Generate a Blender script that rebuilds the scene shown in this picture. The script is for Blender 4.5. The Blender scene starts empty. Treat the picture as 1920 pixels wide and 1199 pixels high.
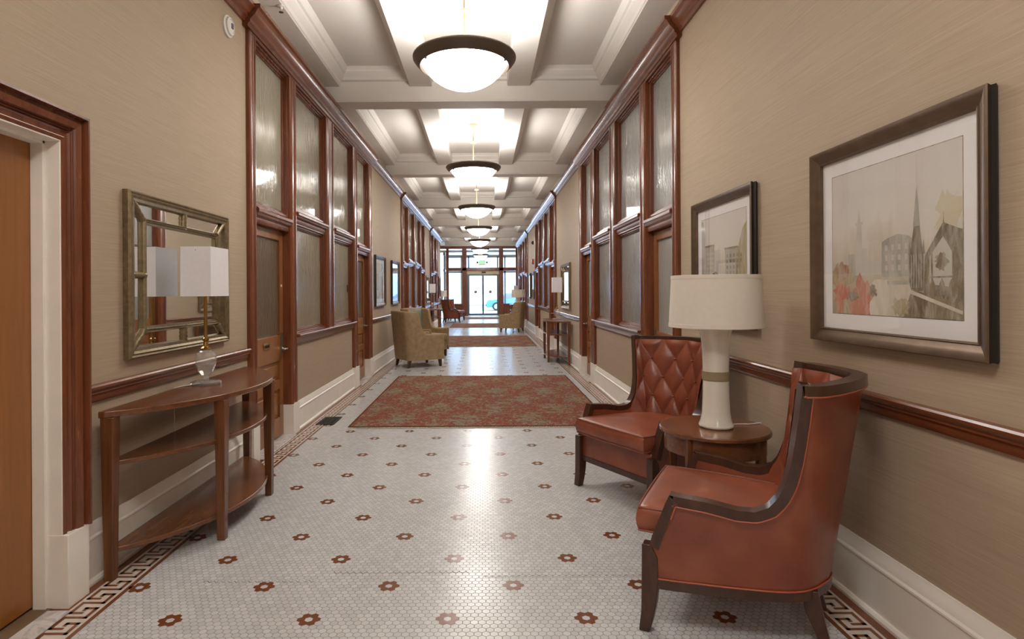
import bpy, bmesh, math, random
from mathutils import Vector, Matrix
PI = math.pi
random.seed(7)
S = bpy.context.scene
COL = S.collection

# ------------------------------------------------------------------ camera
cam_d = bpy.data.cameras.new('camera')
cam = bpy.data.objects.new('camera', cam_d)
COL.objects.link(cam)
cam_d.sensor_width = 36.0
cam_d.lens = 36.0 * 1090 / 1920
cam_d.shift_x = (960 - 907) / 1920
cam_d.shift_y = (548 - 599.5) / 1920
cam_d.clip_start = 0.02
cam_d.clip_end = 300
cam.matrix_world = Matrix.Translation((0, 0, 1.35)) @ Matrix.Rotation(PI / 2, 4, 'X') @ Matrix.Rotation(-0.006, 4, 'Z')
S.camera = cam

# ------------------------------------------------------------------ world + exposure
w = bpy.data.worlds.new('sky')
S.world = w
w.use_nodes = True
bg = w.node_tree.nodes['Background']
bg.inputs['Color'].default_value = (0.54, 0.76, 1.0, 1)
bg.inputs['Strength'].default_value = 6.5
S.view_settings.view_transform = 'Standard'
S.view_settings.look = 'None'
S.view_settings.gamma = 1.0
S.view_settings.use_curve_mapping = False
S.view_settings.exposure = 0.72
S.cycles.use_denoising = True
S.cycles.max_bounces = 10
S.cycles.diffuse_bounces = 6
S.cycles.glossy_bounces = 5
S.cycles.transmission_bounces = 6
S.cycles.transparent_max_bounces = 10
S.cycles.sample_clamp_indirect = 4.0
S.cycles.caustics_reflective = True
S.cycles.blur_glossy = 0.8
S.cycles.caustics_refractive = False
PEND_UP = 20.0        # uplight of each pendant, watts
PEND_GLOW = 15.0       # emission of the glass bowls

# ------------------------------------------------------------------ colours / materials
def lin(c):
    o = []
    for v in c[:3]:
        v = v / 255.0
        o.append(v / 12.92 if v <= 0.04045 else ((v + 0.055) / 1.055) ** 2.4)
    return (o[0], o[1], o[2], 1)

class NT:
    """small node-graph helper"""
    def __init__(s, name):
        s.m = bpy.data.materials.new(name)
        s.m.use_nodes = True
        s.n = s.m.node_tree.nodes
        s.l = s.m.node_tree.links
        s.bsdf = s.n['Principled BSDF']
        s.out = s.n['Material Output']
    def new(s, t, **kw):
        nd = s.n.new(t)
        for k, v in kw.items():
            setattr(nd, k, v)
        return nd
    def put(s, sock, v):
        if hasattr(v, 'is_linked') or isinstance(v, bpy.types.NodeSocket):
            s.l.new(v, sock)
        else:
            sock.default_value = v
    def math(s, op, a, b=None, c=None, clamp=False):
        nd = s.new('ShaderNodeMath', operation=op, use_clamp=clamp)
        s.put(nd.inputs[0], a)
        if b is not None: s.put(nd.inputs[1], b)
        if c is not None: s.put(nd.inputs[2], c)
        return nd.outputs[0]
    def coord(s, which='Object'):
        return s.new('ShaderNodeTexCoord').outputs[which]
    def mapping(s, v, scale=(1, 1, 1), loc=(0, 0, 0), rot=(0, 0, 0)):
        nd = s.new('ShaderNodeMapping')
        s.l.new(v, nd.inputs['Vector'])
        nd.inputs['Scale'].default_value = scale
        nd.inputs['Location'].default_value = loc
        nd.inputs['Rotation'].default_value = rot
        return nd.outputs[0]
    def noise(s, v, scale=5, detail=3, rough=0.5, dist=0.0, out='Fac'):
        nd = s.new('ShaderNodeTexNoise')
        s.l.new(v, nd.inputs['Vector'])
        nd.inputs['Scale'].default_value = scale
        nd.inputs['Detail'].default_value = detail
        nd.inputs['Roughness'].default_value = rough
        nd.inputs['Distortion'].default_value = dist
        return nd.outputs[out]
    def ramp(s, fac, stops, interp='LINEAR'):
        nd = s.new('ShaderNodeValToRGB')
        s.put(nd.inputs[0], fac)
        cr = nd.color_ramp
        cr.interpolation = interp
        while len(cr.elements) < len(stops): cr.elements.new(0.5)
        for e, (p, c) in zip(cr.elements, stops):
            e.position = p
            e.color = c
        return nd.outputs[0]
    def mix(s, fac, a, b, blend='MIX'):
        nd = s.new('ShaderNodeMix', data_type='RGBA', blend_type=blend)
        s.put(nd.inputs[0], fac)
        s.put(nd.inputs[6], a)
        s.put(nd.inputs[7], b)
        return nd.outputs[2]
    def bump(s, h, strength=0.2, dist=0.01):
        nd = s.new('ShaderNodeBump')
        nd.inputs['Strength'].default_value = strength
        nd.inputs['Distance'].default_value = dist
        s.l.new(h, nd.inputs['Height'])
        s.l.new(nd.outputs[0], s.bsdf.inputs['Normal'])
    def set(s, **kw):
        names = dict(color='Base Color', rough='Roughness', metal='Metallic', spec='Specular IOR Level', coat='Coat Weight',
                     coat_rough='Coat Roughness', trans='Transmission Weight', ior='IOR', emit='Emission Color', estr='Emission Strength', sheen='Sheen Weight', sub='Subsurface Weight')
        for k, v in kw.items():
            s.put(s.bsdf.inputs[names[k]], v)
        return s.m

def plain(name, rgb, rough=0.5, metal=0.0, var=0.06, scale=6, coat=0.0, spec=0.5, bump=0.0, bscale=80):
    t = NT(name)
    c = lin(rgb)
    v = t.coord()
    f = t.noise(v, scale, 4)
    a = tuple(min(1, x * (1 - var)) for x in c[:3]) + (1,)
    b = tuple(min(1, x * (1 + var)) for x in c[:3]) + (1,)
    col = t.ramp(f, [(0.3, a), (0.7, b)])
    t.set(color=col, rough=rough, metal=metal, coat=coat, spec=spec)
    if bump: t.bump(t.noise(v, bscale, 3), bump, 0.003)
    return t.m

def wood(name, dark, light, rough=0.3, scale=(14, 14, 1.4), coat=0.25, spec=0.5):
    t = NT(name)
    v = t.mapping(t.coord(), scale=scale)
    f = t.noise(v, 1.6, 6, 0.6, 0.9)
    f2 = t.noise(t.mapping(t.coord(), scale=tuple(x * 6 for x in scale)), 2.2, 4, 0.6)
    m = t.math('ADD', t.math('MULTIPLY', f, 0.80), t.math('MULTIPLY', f2, 0.20))
    col = t.ramp(m, [(0.26, lin(dark)), (0.74, lin(light))])
    r = t.math('ADD', t.math('MULTIPLY', f, 0.05), rough - 0.02)
    t.set(color=col, rough=r, coat=coat, coat_rough=0.18, spec=spec)
    return t.m

M = {}
def wallpaper():
    t = NT('grasscloth_wallpaper')
    v = t.coord()
    a = t.noise(t.mapping(v, scale=(2.2, 2.2, 230)), 1.0, 4, 0.65)
    b = t.noise(t.mapping(v, scale=(7, 7, 520)), 1.0, 3, 0.6)
    f = t.math('ADD', t.math('MULTIPLY', a, 0.65), t.math('MULTIPLY', b, 0.35))
    col = t.ramp(f, [(0.32, lin((166, 147, 124))), (0.5, lin((176, 157, 134))), (0.70, lin((186, 168, 146)))])
    t.set(color=col, rough=0.62, spec=0.35)
    t.bump(f, 0.08, 0.003)
    return t.m
M['paper'] = wallpaper()
M['mahogany'] = wood('mahogany_trim', (88, 44, 25), (136, 76, 45), 0.26)
M['mahogany_y'] = wood('mahogany_trim_lengthwise', (88, 44, 25), (136, 76, 45), 0.24, scale=(14, 1.4, 14))
M['oak'] = wood('honey_oak_door', (126, 78, 38), (156, 102, 58), 0.34)
M['veneer'] = wood('orange_veneer_door', (140, 86, 34), (164, 106, 50), 0.30, scale=(10, 10, 0.8))
M['cream'] = plain('cream_trim_paint', (240, 234, 224), 0.38, var=0.03)
M['plaster'] = plain('ceiling_plaster', (210, 204, 196), 0.65, var=0.02, scale=2)
M['walnut'] = wood('walnut_table', (84, 46, 24), (132, 82, 48), 0.24, scale=(3, 18, 18))
M['walnut_z'] = wood('walnut_table_upright', (80, 45, 24), (128, 79, 47), 0.25)
M['dark_wood'] = wood('dark_chair_frame', (48, 26, 16), (82, 48, 30), 0.3, scale=(10, 10, 4))
def leather():
    t = NT('chestnut_leather')
    v = t.coord()
    f = t.noise(v, 5, 5, 0.6)
    col = t.ramp(f, [(0.3, lin((120, 59, 38))), (0.55, lin((141, 73, 49))), (0.75, lin((156, 88, 62)))])
    t.set(color=col, rough=t.math('ADD', t.math('MULTIPLY', f, 0.2), 0.24), spec=0.55, coat=0.12, coat_rough=0.3)
    vo = t.new('ShaderNodeTexVoronoi')
    t.l.new(v, vo.inputs['Vector'])
    vo.inputs['Scale'].default_value = 260
    t.bump(vo.outputs['Distance'], 0.06, 0.002)
    return t.m
M['leather'] = leather()
M['piping'] = plain('leather_piping', (170, 86, 58), 0.4)
M['tan'] = plain('olive_tan_upholstery', (154, 130, 98), 0.75, var=0.16, scale=14, bump=0.15, bscale=300, spec=0.3)
M['sage'] = plain('sage_back_panel', (128, 134, 118), 0.75, var=0.12, scale=14, bump=0.15, bscale=300, spec=0.3)
M['shade'] = plain('lamp_shade_linen', (226, 218, 206), 0.8, var=0.02, scale=40, bump=0.1, bscale=500, spec=0.2)
M['shade_white'] = plain('lamp_shade_white', (238, 234, 236), 0.8, var=0.015, scale=40, bump=0.06, bscale=500, spec=0.2)
M['ceramic'] = plain('cream_glazed_ceramic', (232, 226, 214), 0.12, var=0.02, coat=0.5)
M['taupe'] = plain('taupe_band', (150, 132, 104), 0.5)
M['brass'] = plain('aged_brass', (176, 140, 74), 0.25, metal=1.0, var=0.1)
M['bronze'] = plain('dark_bronze', (98, 84, 72), 0.38, metal=0.1, var=0.1)
M['cream_metal'] = plain('ivory_lamp_stem', (128, 108, 78), 0.4, var=0.03)
M['crack'] = plain('dark_floor_crack', (86, 76, 66), 0.7)
M['nickel'] = plain('satin_nickel', (196, 192, 184), 0.25, metal=1.0)
M['frame'] = plain('pewter_bronze_frame', (112, 92, 74), 0.36, metal=0.6, var=0.12, scale=20)
M['frame_side'] = plain('black_frame_side', (28, 23, 20), 0.4)
M['mat_board'] = plain('white_mat_board', (240, 237, 237), 0.8, var=0.01)
M['silverleaf'] = plain('antique_silver_leaf', (140, 124, 96), 0.38, metal=0.75, var=0.22, scale=40, bump=0.4, bscale=120)
M['black_iron'] = plain('black_iron', (22, 22, 20), 0.5)
M['dark_gap'] = plain('dark_shadow_gap', (22, 16, 10), 0.8)  # painted shade for the door gaps and the floor register
M['white_plastic'] = plain('white_plastic', (230, 226, 220), 0.4, var=0.01)
M['red_plastic'] = plain('red_plastic', (176, 34, 26), 0.4)
M['gray_metal'] = plain('grey_aluminium', (112, 112, 116), 0.35, metal=0.6)
M['beige_metal'] = plain('beige_header_paint', (196, 180, 146), 0.45)
M['snow'] = plain('pale_pavement', (224, 230, 238), 0.8, var=0.05)
M['facade'] = plain('pale_facade', (226, 228, 232), 0.8, var=0.05, scale=0.6)
M['facade_glass'] = plain('pale_window_glass', (176, 188, 200), 0.3)
M['asphalt'] = plain('grey_asphalt', (118, 128, 146), 0.8)
M['car_paint'] = plain('blue_car_paint', (72, 124, 186), 0.25, coat=0.6)
M['tire'] = plain('tire_rubber', (24, 24, 26), 0.7)
def mirror():
    t = NT('mirror_silver')
    v = t.coord()
    t.set(color=t.ramp(t.noise(v, 2, 2), [(0, (0.84, 0.86, 0.86, 1)), (1, (0.9, 0.91, 0.9, 1))]), rough=0.015, metal=1.0)
    return t.m
M['mirror'] = mirror()
def clear_glass(name, rough=0.0, tint=(0.93, 0.97, 1.0, 1)):
    t = NT(name)
    tr = t.new('ShaderNodeBsdfTransparent')
    tr.inputs[0].default_value = tint
    gl = t.new('ShaderNodeBsdfGlossy')
    gl.inputs['Roughness'].default_value = rough
    lw = t.new('ShaderNodeLayerWeight')
    lw.inputs['Blend'].default_value = 0.5
    fr = t.math('ADD', t.math('MULTIPLY', t.math('POWER', lw.outputs['Facing'], 4.0), 0.75), 0.025)
    mx = t.new('ShaderNodeMixShader')
    t.l.new(fr, mx.inputs[0])
    t.l.new(tr.outputs[0], mx.inputs[1])
    t.l.new(gl.outputs[0], mx.inputs[2])
    t.l.new(mx.outputs[0], t.out.inputs['Surface'])
    return t.m
M['glass'] = clear_glass('clear_glass')
M['picture_glass'] = clear_glass('picture_glass', tint=(0.995, 0.995, 0.995, 1))
def crystal():
    t = NT('cut_crystal')
    tr = t.new('ShaderNodeBsdfTransparent')
    tr.inputs[0].default_value = (0.96, 0.94, 0.91, 1)
    rf = t.new('ShaderNodeBsdfDiffuse')
    rf.inputs[0].default_value = (0.9, 0.88, 0.85, 1)
    gl = t.new('ShaderNodeBsdfGlossy')
    gl.inputs['Roughness'].default_value = 0.05
    m1 = t.new('ShaderNodeMixShader')
    m1.inputs[0].default_value = 0.22
    t.l.new(tr.outputs[0], m1.inputs[1])
    t.l.new(rf.outputs[0], m1.inputs[2])
    lw = t.new('ShaderNodeLayerWeight')
    f = t.math('ADD', t.math('MULTIPLY', t.math('POWER', lw.outputs['Facing'], 2.5), 0.8), t.math('MULTIPLY', t.noise(t.coord(), 30, 2), 0.16))
    m2 = t.new('ShaderNodeMixShader')
    t.l.new(f, m2.inputs[0])
    t.l.new(m1.outputs[0], m2.inputs[1])
    t.l.new(gl.outputs[0], m2.inputs[2])
    t.l.new(m2.outputs[0], t.out.inputs['Surface'])
    return t.m
M['crystal'] = crystal()
def reeded(name, c1, c2):
    t = NT(name)
    v = t.coord()
    a = t.noise(t.mapping(v, scale=(60, 60, 5)), 1.0, 3, 0.6, 0.6)
    b = t.noise(t.mapping(v, scale=(1.2, 1.2, 0.8)), 1.0, 2)
    col = t.ramp(b, [(0.3, lin(c1)), (0.7, lin(c2))])
    t.set(color=col, rough=0.07, spec=0.9, coat=0.25, coat_rough=0.05)
    t.bump(a, 0.8, 0.012)
    return t.m
M['reeded'] = reeded('reeded_obscure_glass', (156, 149, 130), (172, 166, 147))
M['reeded_blue'] = reeded('reeded_obscure_glass_backlit', (150, 150, 142), (168, 168, 164))  # cooler copy: bluish light from the rooms behind put into the colour
M['door_glass'] = reeded('rain_obscure_door_glass', (104, 92, 76), (122, 110, 94))
def bowl_glass():
    t = NT('opal_bowl_glass')
    f = t.noise(t.coord(), 3, 2)
    t.set(color=(0.95, 0.94, 0.92, 1), rough=0.25, emit=t.ramp(f, [(0, (1.0, 0.97, 0.935, 1)), (1, (1.0, 0.985, 0.96, 1))]), estr=PEND_GLOW)
    return t.m
M['bowl'] = bowl_glass()
def exit_green():
    t = NT('exit_letter_green')
    t.set(color=(0.02, 0.5, 0.12, 1), rough=0.4, emit=(0.08, 0.9, 0.25, 1), estr=1.2)
    return t.m
M['exit_green'] = exit_green()
def marble():
    t = NT('white_marble')
    v = t.coord()
    f = t.noise(v, 6, 8, 0.62, 1.6)
    t.set(color=t.ramp(f, [(0.36, lin((214, 208, 204))), (0.5, lin((206, 200, 196))), (0.56, lin((176, 170, 168))), (0.64, lin((212, 206, 202)))]), rough=0.2)
    return t.m
M['marble'] = marble()

# hexagon mosaic floor; pitch A along x, row pitch B along y, phase locked to the flower lattice
FX0, FY0, FA, FB = -0.158, 2.402, 0.573 / 18, 0.271 / 10
def hexfloor():
    t = NT('white_hexagon_mosaic')
    v = t.coord()
    sx = t.new('ShaderNodeSeparateXYZ')
    t.l.new(v, sx.inputs[0])
    R3 = math.sqrt(3)
    px = t.math('MULTIPLY', t.math('SUBTRACT', sx.outputs[0], FX0), 1 / FA)
    py = t.math('MULTIPLY', t.math('SUBTRACT', sx.outputs[1], FY0), (R3 / 2) / FB)
    def cell(ox, oy):
        ix = t.math('FLOOR', t.math('ADD', t.math('SUBTRACT', px, ox), 0.5))
        iy = t.math('FLOOR', t.math('ADD', t.math('DIVIDE', t.math('SUBTRACT', py, oy), R3), 0.5))
        gx = t.math('SUBTRACT', t.math('SUBTRACT', px, ox), ix)
        gy = t.math('SUBTRACT', t.math('SUBTRACT', py, oy), t.math('MULTIPLY', iy, R3))
        d2 = t.math('ADD', t.math('MULTIPLY', gx, gx), t.math('MULTIPLY', gy, gy))
        return gx, gy, d2, t.math('ADD', ix, ox), t.math('ADD', iy, oy)
    c0 = cell(0, 0)
    c1 = cell(0.5, R3 / 2)
    sel = t.math('LESS_THAN', c1[2], c0[2])
    def pick(i):
        return t.math('ADD', t.math('MULTIPLY', c1[i], sel), t.math('MULTIPLY', c0[i], t.math('SUBTRACT', 1.0, sel)))
    gx, gy = t.math('ABSOLUTE', pick(0)), t.math('ABSOLUTE', pick(1))
    hd = t.math('MAXIMUM', gx, t.math('ADD', t.math('MULTIPLY', gx, 0.5), t.math('MULTIPLY', gy, R3 / 2)))
    mr = t.new('ShaderNodeMapRange')
    mr.interpolation_type = 'SMOOTHSTEP'
    t.l.new(hd, mr.inputs[0])
    mr.inputs[1].default_value = 0.435
    mr.inputs[2].default_value = 0.485
    grout = mr.outputs[0]
    cb = t.new('ShaderNodeCombineXYZ')
    t.l.new(pick(3), cb.inputs[0])
    t.l.new(pick(4), cb.inputs[1])
    wn = t.new('ShaderNodeTexWhiteNoise')
    t.l.new(cb.outputs[0], wn.inputs[0])
    tc = t.ramp(wn.outputs[0], [(0, lin((198, 199, 199))), (0.6, lin((206, 207, 207))), (1, lin((213, 214, 214)))])
    big = t.noise(v, 0.9, 4, 0.6)
    gc = t.mix(big, lin((104, 96, 86)), lin((146, 138, 127)))
    col = t.mix(grout, tc, gc)
    worn = t.ramp(t.noise(t.mapping(v, scale=(1.3, 0.6, 1)), 1.0, 4, 0.6), [(0.35, (0.90, 0.89, 0.88, 1)), (0.65, (1, 1, 1, 1))])
    col = t.mix(1.0, col, worn, 'MULTIPLY')
    rg = t.math('ADD', t.math('MULTIPLY', grout, 0.3), t.math('ADD', t.math('MULTIPLY', wn.outputs[0], 0.03), t.math('MULTIPLY', big, 0.07)))
    t.set(color=col, rough=t.math('ADD', rg, 0.155), spec=0.36)
    t.bump(t.math('SUBTRACT', 1.0, grout), 0.10, 0.002)
    return t.m
M['hex'] = hexfloor()
M['brick_tile'] = plain('red_brown_mosaic', (120, 70, 42), 0.25, var=0.10, scale=40)
M['white_tile'] = plain('white_strip_mosaic', (208, 196, 184), 0.25, var=0.06, scale=60)
M['outer_floor'] = plain('brown_room_carpet', (120, 96, 70), 0.8)

def rug_mat():
    t = NT('floral_rug_wool')
    v = t.coord()
    sx = t.new('ShaderNodeSeparateXYZ')
    t.l.new(t.mapping(v, scale=(1, 1, 1)), sx.inputs[0])
    x, y = sx.outputs[0], sx.outputs[1]
    wob = t.math('MULTIPLY', t.math('SUBTRACT', t.noise(v, 3.5, 4, 0.6), 0.5), 1.1)
    x, y = t.math('ADD', x, t.math('MULTIPLY', wob, 0.25)), t.math('ADD', y, wob)
    lat = t.math('MULTIPLY', t.math('SINE', t.math('MULTIPLY', x, 9.2)), t.math('SINE', t.math('MULTIPLY', y, 5.6)))
    lat2 = t.math('MULTIPLY', t.math('COSINE', t.math('MULTIPLY', x, 9.2)), t.math('COSINE', t.math('MULTIPLY', y, 5.6)))
    n1 = t.noise(v, 11, 6, 0.7, 0.8)
    n2 = t.noise(v, 34, 3, 0.6, 0.4)
    vo = t.new('ShaderNodeTexVoronoi')
    t.l.new(v, vo.inputs['Vector'])
    vo.inputs['Scale'].default_value = 26
    f = t.math('ADD', t.math('MULTIPLY', lat, 0.09), t.math('ADD', t.math('MULTIPLY', t.math('SUBTRACT', 1.0, t.math('ABSOLUTE', lat2)), 0.07), t.math('ADD', t.math('MULTIPLY', n1, 1.1), t.math('MULTIPLY', n2, 0.75))))
    red = t.mix(n2, lin((96, 46, 34)), lin((148, 84, 66)))
    sage = t.mix(vo.outputs['Distance'], lin((146, 138, 114)), lin((106, 96, 76)))
    mr = t.new('ShaderNodeMapRange')
    t.l.new(f, mr.inputs[0])
    mr.inputs[1].default_value = 0.95
    mr.inputs[2].default_value = 1.07
    col = t.mix(mr.outputs[0], red, sage)
    fl = t.math('GREATER_THAN', t.noise(v, 60, 2, 0.5), 0.62)
    col = t.mix(t.math('MULTIPLY', fl, 0.5), col, lin((176, 156, 128)))
    t.set(color=col, rough=0.92, spec=0.15)
    t.bump(n2, 0.5, 0.006)
    return t.m
M['rug'] = rug_mat()
M['rug_edge'] = plain('rug_binding', (104, 56, 38), 0.9, spec=0.1)
M['fringe'] = plain('rug_fringe_cotton', (182, 168, 144), 0.9, var=0.35, scale=60, spec=0.1)

# ------------------------------------------------------------------ mesh helpers
class MB:
    def __init__(s):
        s.v, s.f, s.mi, s.mats = [], [], [], []
    def mat(s, m):
        if m is None: return 0
        if m not in s.mats: s.mats.append(m)
        return s.mats.index(m)
    def add(s, vs, fs, m=None):
        k = len(s.v)
        i = s.mat(m)
        s.v += [tuple(p) for p in vs]
        s.f += [tuple(k + q for q in f) for f in fs]
        s.mi += [i] * len(fs)
    def box(s, x0, x1, y0, y1, z0, z1, m=None):
        x0, x1 = min(x0, x1), max(x0, x1)
        y0, y1 = min(y0, y1), max(y0, y1)
        z0, z1 = min(z0, z1), max(z0, z1)
        v = [(x0, y0, z0), (x1, y0, z0), (x1, y1, z0), (x0, y1, z0), (x0, y0, z1), (x1, y0, z1), (x1, y1, z1), (x0, y1, z1)]
        s.add(v, [(0, 3, 2, 1), (4, 5, 6, 7), (0, 1, 5, 4), (1, 2, 6, 5), (2, 3, 7, 6), (3, 0, 4, 7)], m)
    def frustum(s, a, b, m=None):
        """a, b: (x0,x1,y0,y1,z) bottom and top rectangles"""
        v = [(a[0], a[2], a[4]), (a[1], a[2], a[4]), (a[1], a[3], a[4]), (a[0], a[3], a[4]), (b[0], b[2], b[4]), (b[1], b[2], b[4]), (b[1], b[3], b[4]), (b[0], b[3], b[4])]
        s.add(v, [(0, 3, 2, 1), (4, 5, 6, 7), (0, 1, 5, 4), (1, 2, 6, 5), (2, 3, 7, 6), (3, 0, 4, 7)], m)
    def prism(s, pts, fn, t0, t1, m=None):
        """closed polygon pts (a,b) swept from t0 to t1; fn(a,b,t)->xyz"""
        n = len(pts)
        v = [fn(a, b, t0) for a, b in pts] + [fn(a, b, t1) for a, b in pts]
        f = [(i, (i + 1) % n, n + (i + 1) % n, n + i) for i in range(n)]
        f += [tuple(range(n))[::-1], tuple(range(n, 2 * n))]
        s.add(v, f, m)
    def lathe(s, prof, c=(0, 0, 0), seg=32, m=None, cap=True):
        n = len(prof)
        v = []
        for i in range(seg):
            a = 2 * PI * i / seg
            for r, z in prof: v.append((c[0] + r * math.cos(a), c[1] + r * math.sin(a), c[2] + z))
        f = []
        for i in range(seg):
            j = (i + 1) % seg
            for k in range(n - 1): f.append((i * n + k, j * n + k, j * n + k + 1, i * n + k + 1))
        if cap:
            f.append(tuple(i * n for i in range(seg))[::-1])
            f.append(tuple(i * n + n - 1 for i in range(seg)))
        s.add(v, f, m)
    def tube(s, pts, r, seg=8, m=None, closed=False):
        P = [Vector(p) for p in pts]
        n = len(P)
        v, f = [], []
        up = Vector((0, 0, 1))
        for i in range(n):
            if closed: t = P[(i + 1) % n] - P[i - 1]
            else: t = P[min(i + 1, n - 1)] - P[max(i - 1, 0)]
            t.normalize()
            ref = up if abs(t.z) < 0.95 else Vector((1, 0, 0))
            a = t.cross(ref).normalized()
            b = t.cross(a).normalized()
            rr = r[i] if isinstance(r, (list, tuple)) else r
            for k in range(seg):
                q = 2 * PI * k / seg
                v.append(P[i] + a * rr * math.cos(q) + b * rr * math.sin(q))
        for i in range(n if closed else n - 1):
            j = (i + 1) % n
            for k in range(seg):
                l = (k + 1) % seg
                f.append((i * seg + k, i * seg + l, j * seg + l, j * seg + k))
        if not closed:
            f.append(tuple(range(seg))[::-1])
            f.append(tuple((n - 1) * seg + k for k in range(seg)))
        s.add(v, f, m)
    def grid(s, rows, m=None, closed=False):
        n, k = len(rows), len(rows[0])
        v = [p for r in rows for p in r]
        f = []
        for i in range(n - 1):
            for j in range(k if closed else k - 1):
                l = (j + 1) % k
                f.append((i * k + j, i * k + l, (i + 1) * k + l, (i + 1) * k + j))
        s.add(v, f, m)
    def build(s, name, m=None, parent=None, smooth=False, bevel=0.0, sub=0, solid=0.0, angle=40, bseg=2, fix=True):
        me = bpy.data.meshes.new(name)
        me.from_pydata([tuple(p) for p in s.v], [], s.f)
        mats = s.mats if s.mats else [m]
        for q in mats: me.materials.append(q)
        if s.mats:
            for p, i in zip(me.polygons, s.mi): p.material_index = i
        me.validate()
        if fix:
            b = bmesh.new()
            b.from_mesh(me)
            bmesh.ops.remove_doubles(b, verts=b.verts, dist=1e-6)
            bmesh.ops.recalc_face_normals(b, faces=b.faces)
            b.to_mesh(me)
            b.free()
        o = bpy.data.objects.new(name, me)
        COL.objects.link(o)
        if parent: o.parent = parent
        if solid:
            q = o.modifiers.new('solid', 'SOLIDIFY')
            q.thickness = solid
            q.offset = 0
        if bevel:
            q = o.modifiers.new('bevel', 'BEVEL')
            q.width = bevel
            q.segments = bseg
            q.limit_method = 'ANGLE'
            q.angle_limit = math.radians(35)
        if sub:
            q = o.modifiers.new('sub', 'SUBSURF')
            q.levels = sub
            q.render_levels = sub
        if smooth or bevel or sub:
            me.polygons.foreach_set('use_smooth', [True] * len(me.polygons))
            if not sub:
                try: me.set_sharp_from_angle(angle=math.radians(angle))
                except Exception: pass
        return o

def thing(name, label, cat, loc=(0, 0, 0), rot=0.0, group=None):
    o = bpy.data.objects.new(name, None)
    COL.objects.link(o)
    o.empty_display_size = 0.1
    o.location = loc
    o.rotation_euler = (0, 0, rot)
    o['label'] = label
    o['category'] = cat
    if group: o['group'] = group
    return o
def tag(o, label, cat, group=None):
    o['label'] = label
    o['category'] = cat
    if group: o['group'] = group
    return o
def structure(o, label=None, cat=None):
    o['kind'] = 'structure'
    if label: o['label'] = label
    if cat: o['category'] = cat
    return o
def empty_struct(name, label, cat):
    o = bpy.data.objects.new(name, None)
    COL.objects.link(o)
    o.empty_display_size = 0.1
    return structure(o, label, cat)
def dup(root, loc, rot, label, group=None, name=None):
    r = root.copy()
    COL.objects.link(r)
    r.location = loc
    r.rotation_euler = (0, 0, rot)
    r['label'] = label
    if group: r['group'] = group
    for ch in list(root.children):
        c = ch.copy()
        COL.objects.link(c)
        c.parent = r
        for g in list(ch.children):
            d = g.copy()
            COL.objects.link(d)
            d.parent = c
    return r
def catmull(P, n):
    """sample a Catmull-Rom curve through tuples P at parameter u in [0, len-1], n samples per span"""
    out = []
    L = len(P)
    for i in range(L - 1):
        p0, p1, p2, p3 = P[max(i - 1, 0)], P[i], P[i + 1], P[min(i + 2, L - 1)]
        for k in range(n):
            t = k / n
            out.append(tuple(0.5 * (2 * b + (c - a) * t + (2 * a - 5 * b + 4 * c - d) * t * t + (3 * b - a - 3 * c + d) * t ** 3) for a, b, c, d in zip(p0, p1, p2, p3)))
    out.append(tuple(P[-1]))
    return out
def lerp(a, b, t): return a + (b - a) * t
def interp(tab, u):
    for (a, va), (b, vb) in zip(tab, tab[1:]):
        if u <= b: return lerp(va, vb, max(0.0, (u - a) / (b - a)))
    return tab[-1][1]

# ------------------------------------------------------------------ dimensions of the hall
XL, XR = -1.86, 1.63
ZT = 4.05
def wx(s, d): return XL + d if s < 0 else XR - d      # d: distance out from the wall into the hall
Y0, YL, YR, YE = -6.0, 25.08, 28.0, 33.0
XLL, XRR = -2.5, 2.15                                   # lobby side walls

# ---- joinery groups: list of (kind, width)
def seg_from(ys, kinds):
    return [(k, a, b) for k, a, b in zip(kinds, ys, ys[1:])]
KINDS = ['casing', 'door', 'post', 'win', 'mull', 'win', 'post', 'door', 'casing']
GROUPS = [
    (-1, seg_from([4.565, 4.685, 5.52, 5.695, 6.80, 7.14, 8.20, 8.45, 9.28, 9.55], KINDS)),
    (1, seg_from([4.80, 4.92, 5.73, 5.94, 7.07, 7.37, 8.42, 8.65, 9.47, 9.72], KINDS)),
    (-1, seg_from([13.07, 13.25, 14.08, 14.28, 15.42, 15.76, 16.84, 17.06, 17.98, 18.23], KINDS)),
    (1, seg_from([12.98, 13.15, 13.98, 14.2, 15.34, 15.68, 16.78, 17.0, 17.9, 18.15], KINDS)),
    (-1, seg_from([20.13, 20.33, 21.13, 21.38, 22.55, 22.85, 23.1, 23.25], ['casing', 'door', 'post', 'win', 'mull', 'win', 'casing'])),
    (1, seg_from([21.24, 21.45, 22.35, 22.6, 23.85, 24.2, 25.45, 25.7, 26.6, 26.9], KINDS)),
]
ZH, ZC = 3.41, 3.60           # top of openings, top of cornice
BIGDOOR = (1.40, 2.50, 2.015)  # left service door opening

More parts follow.
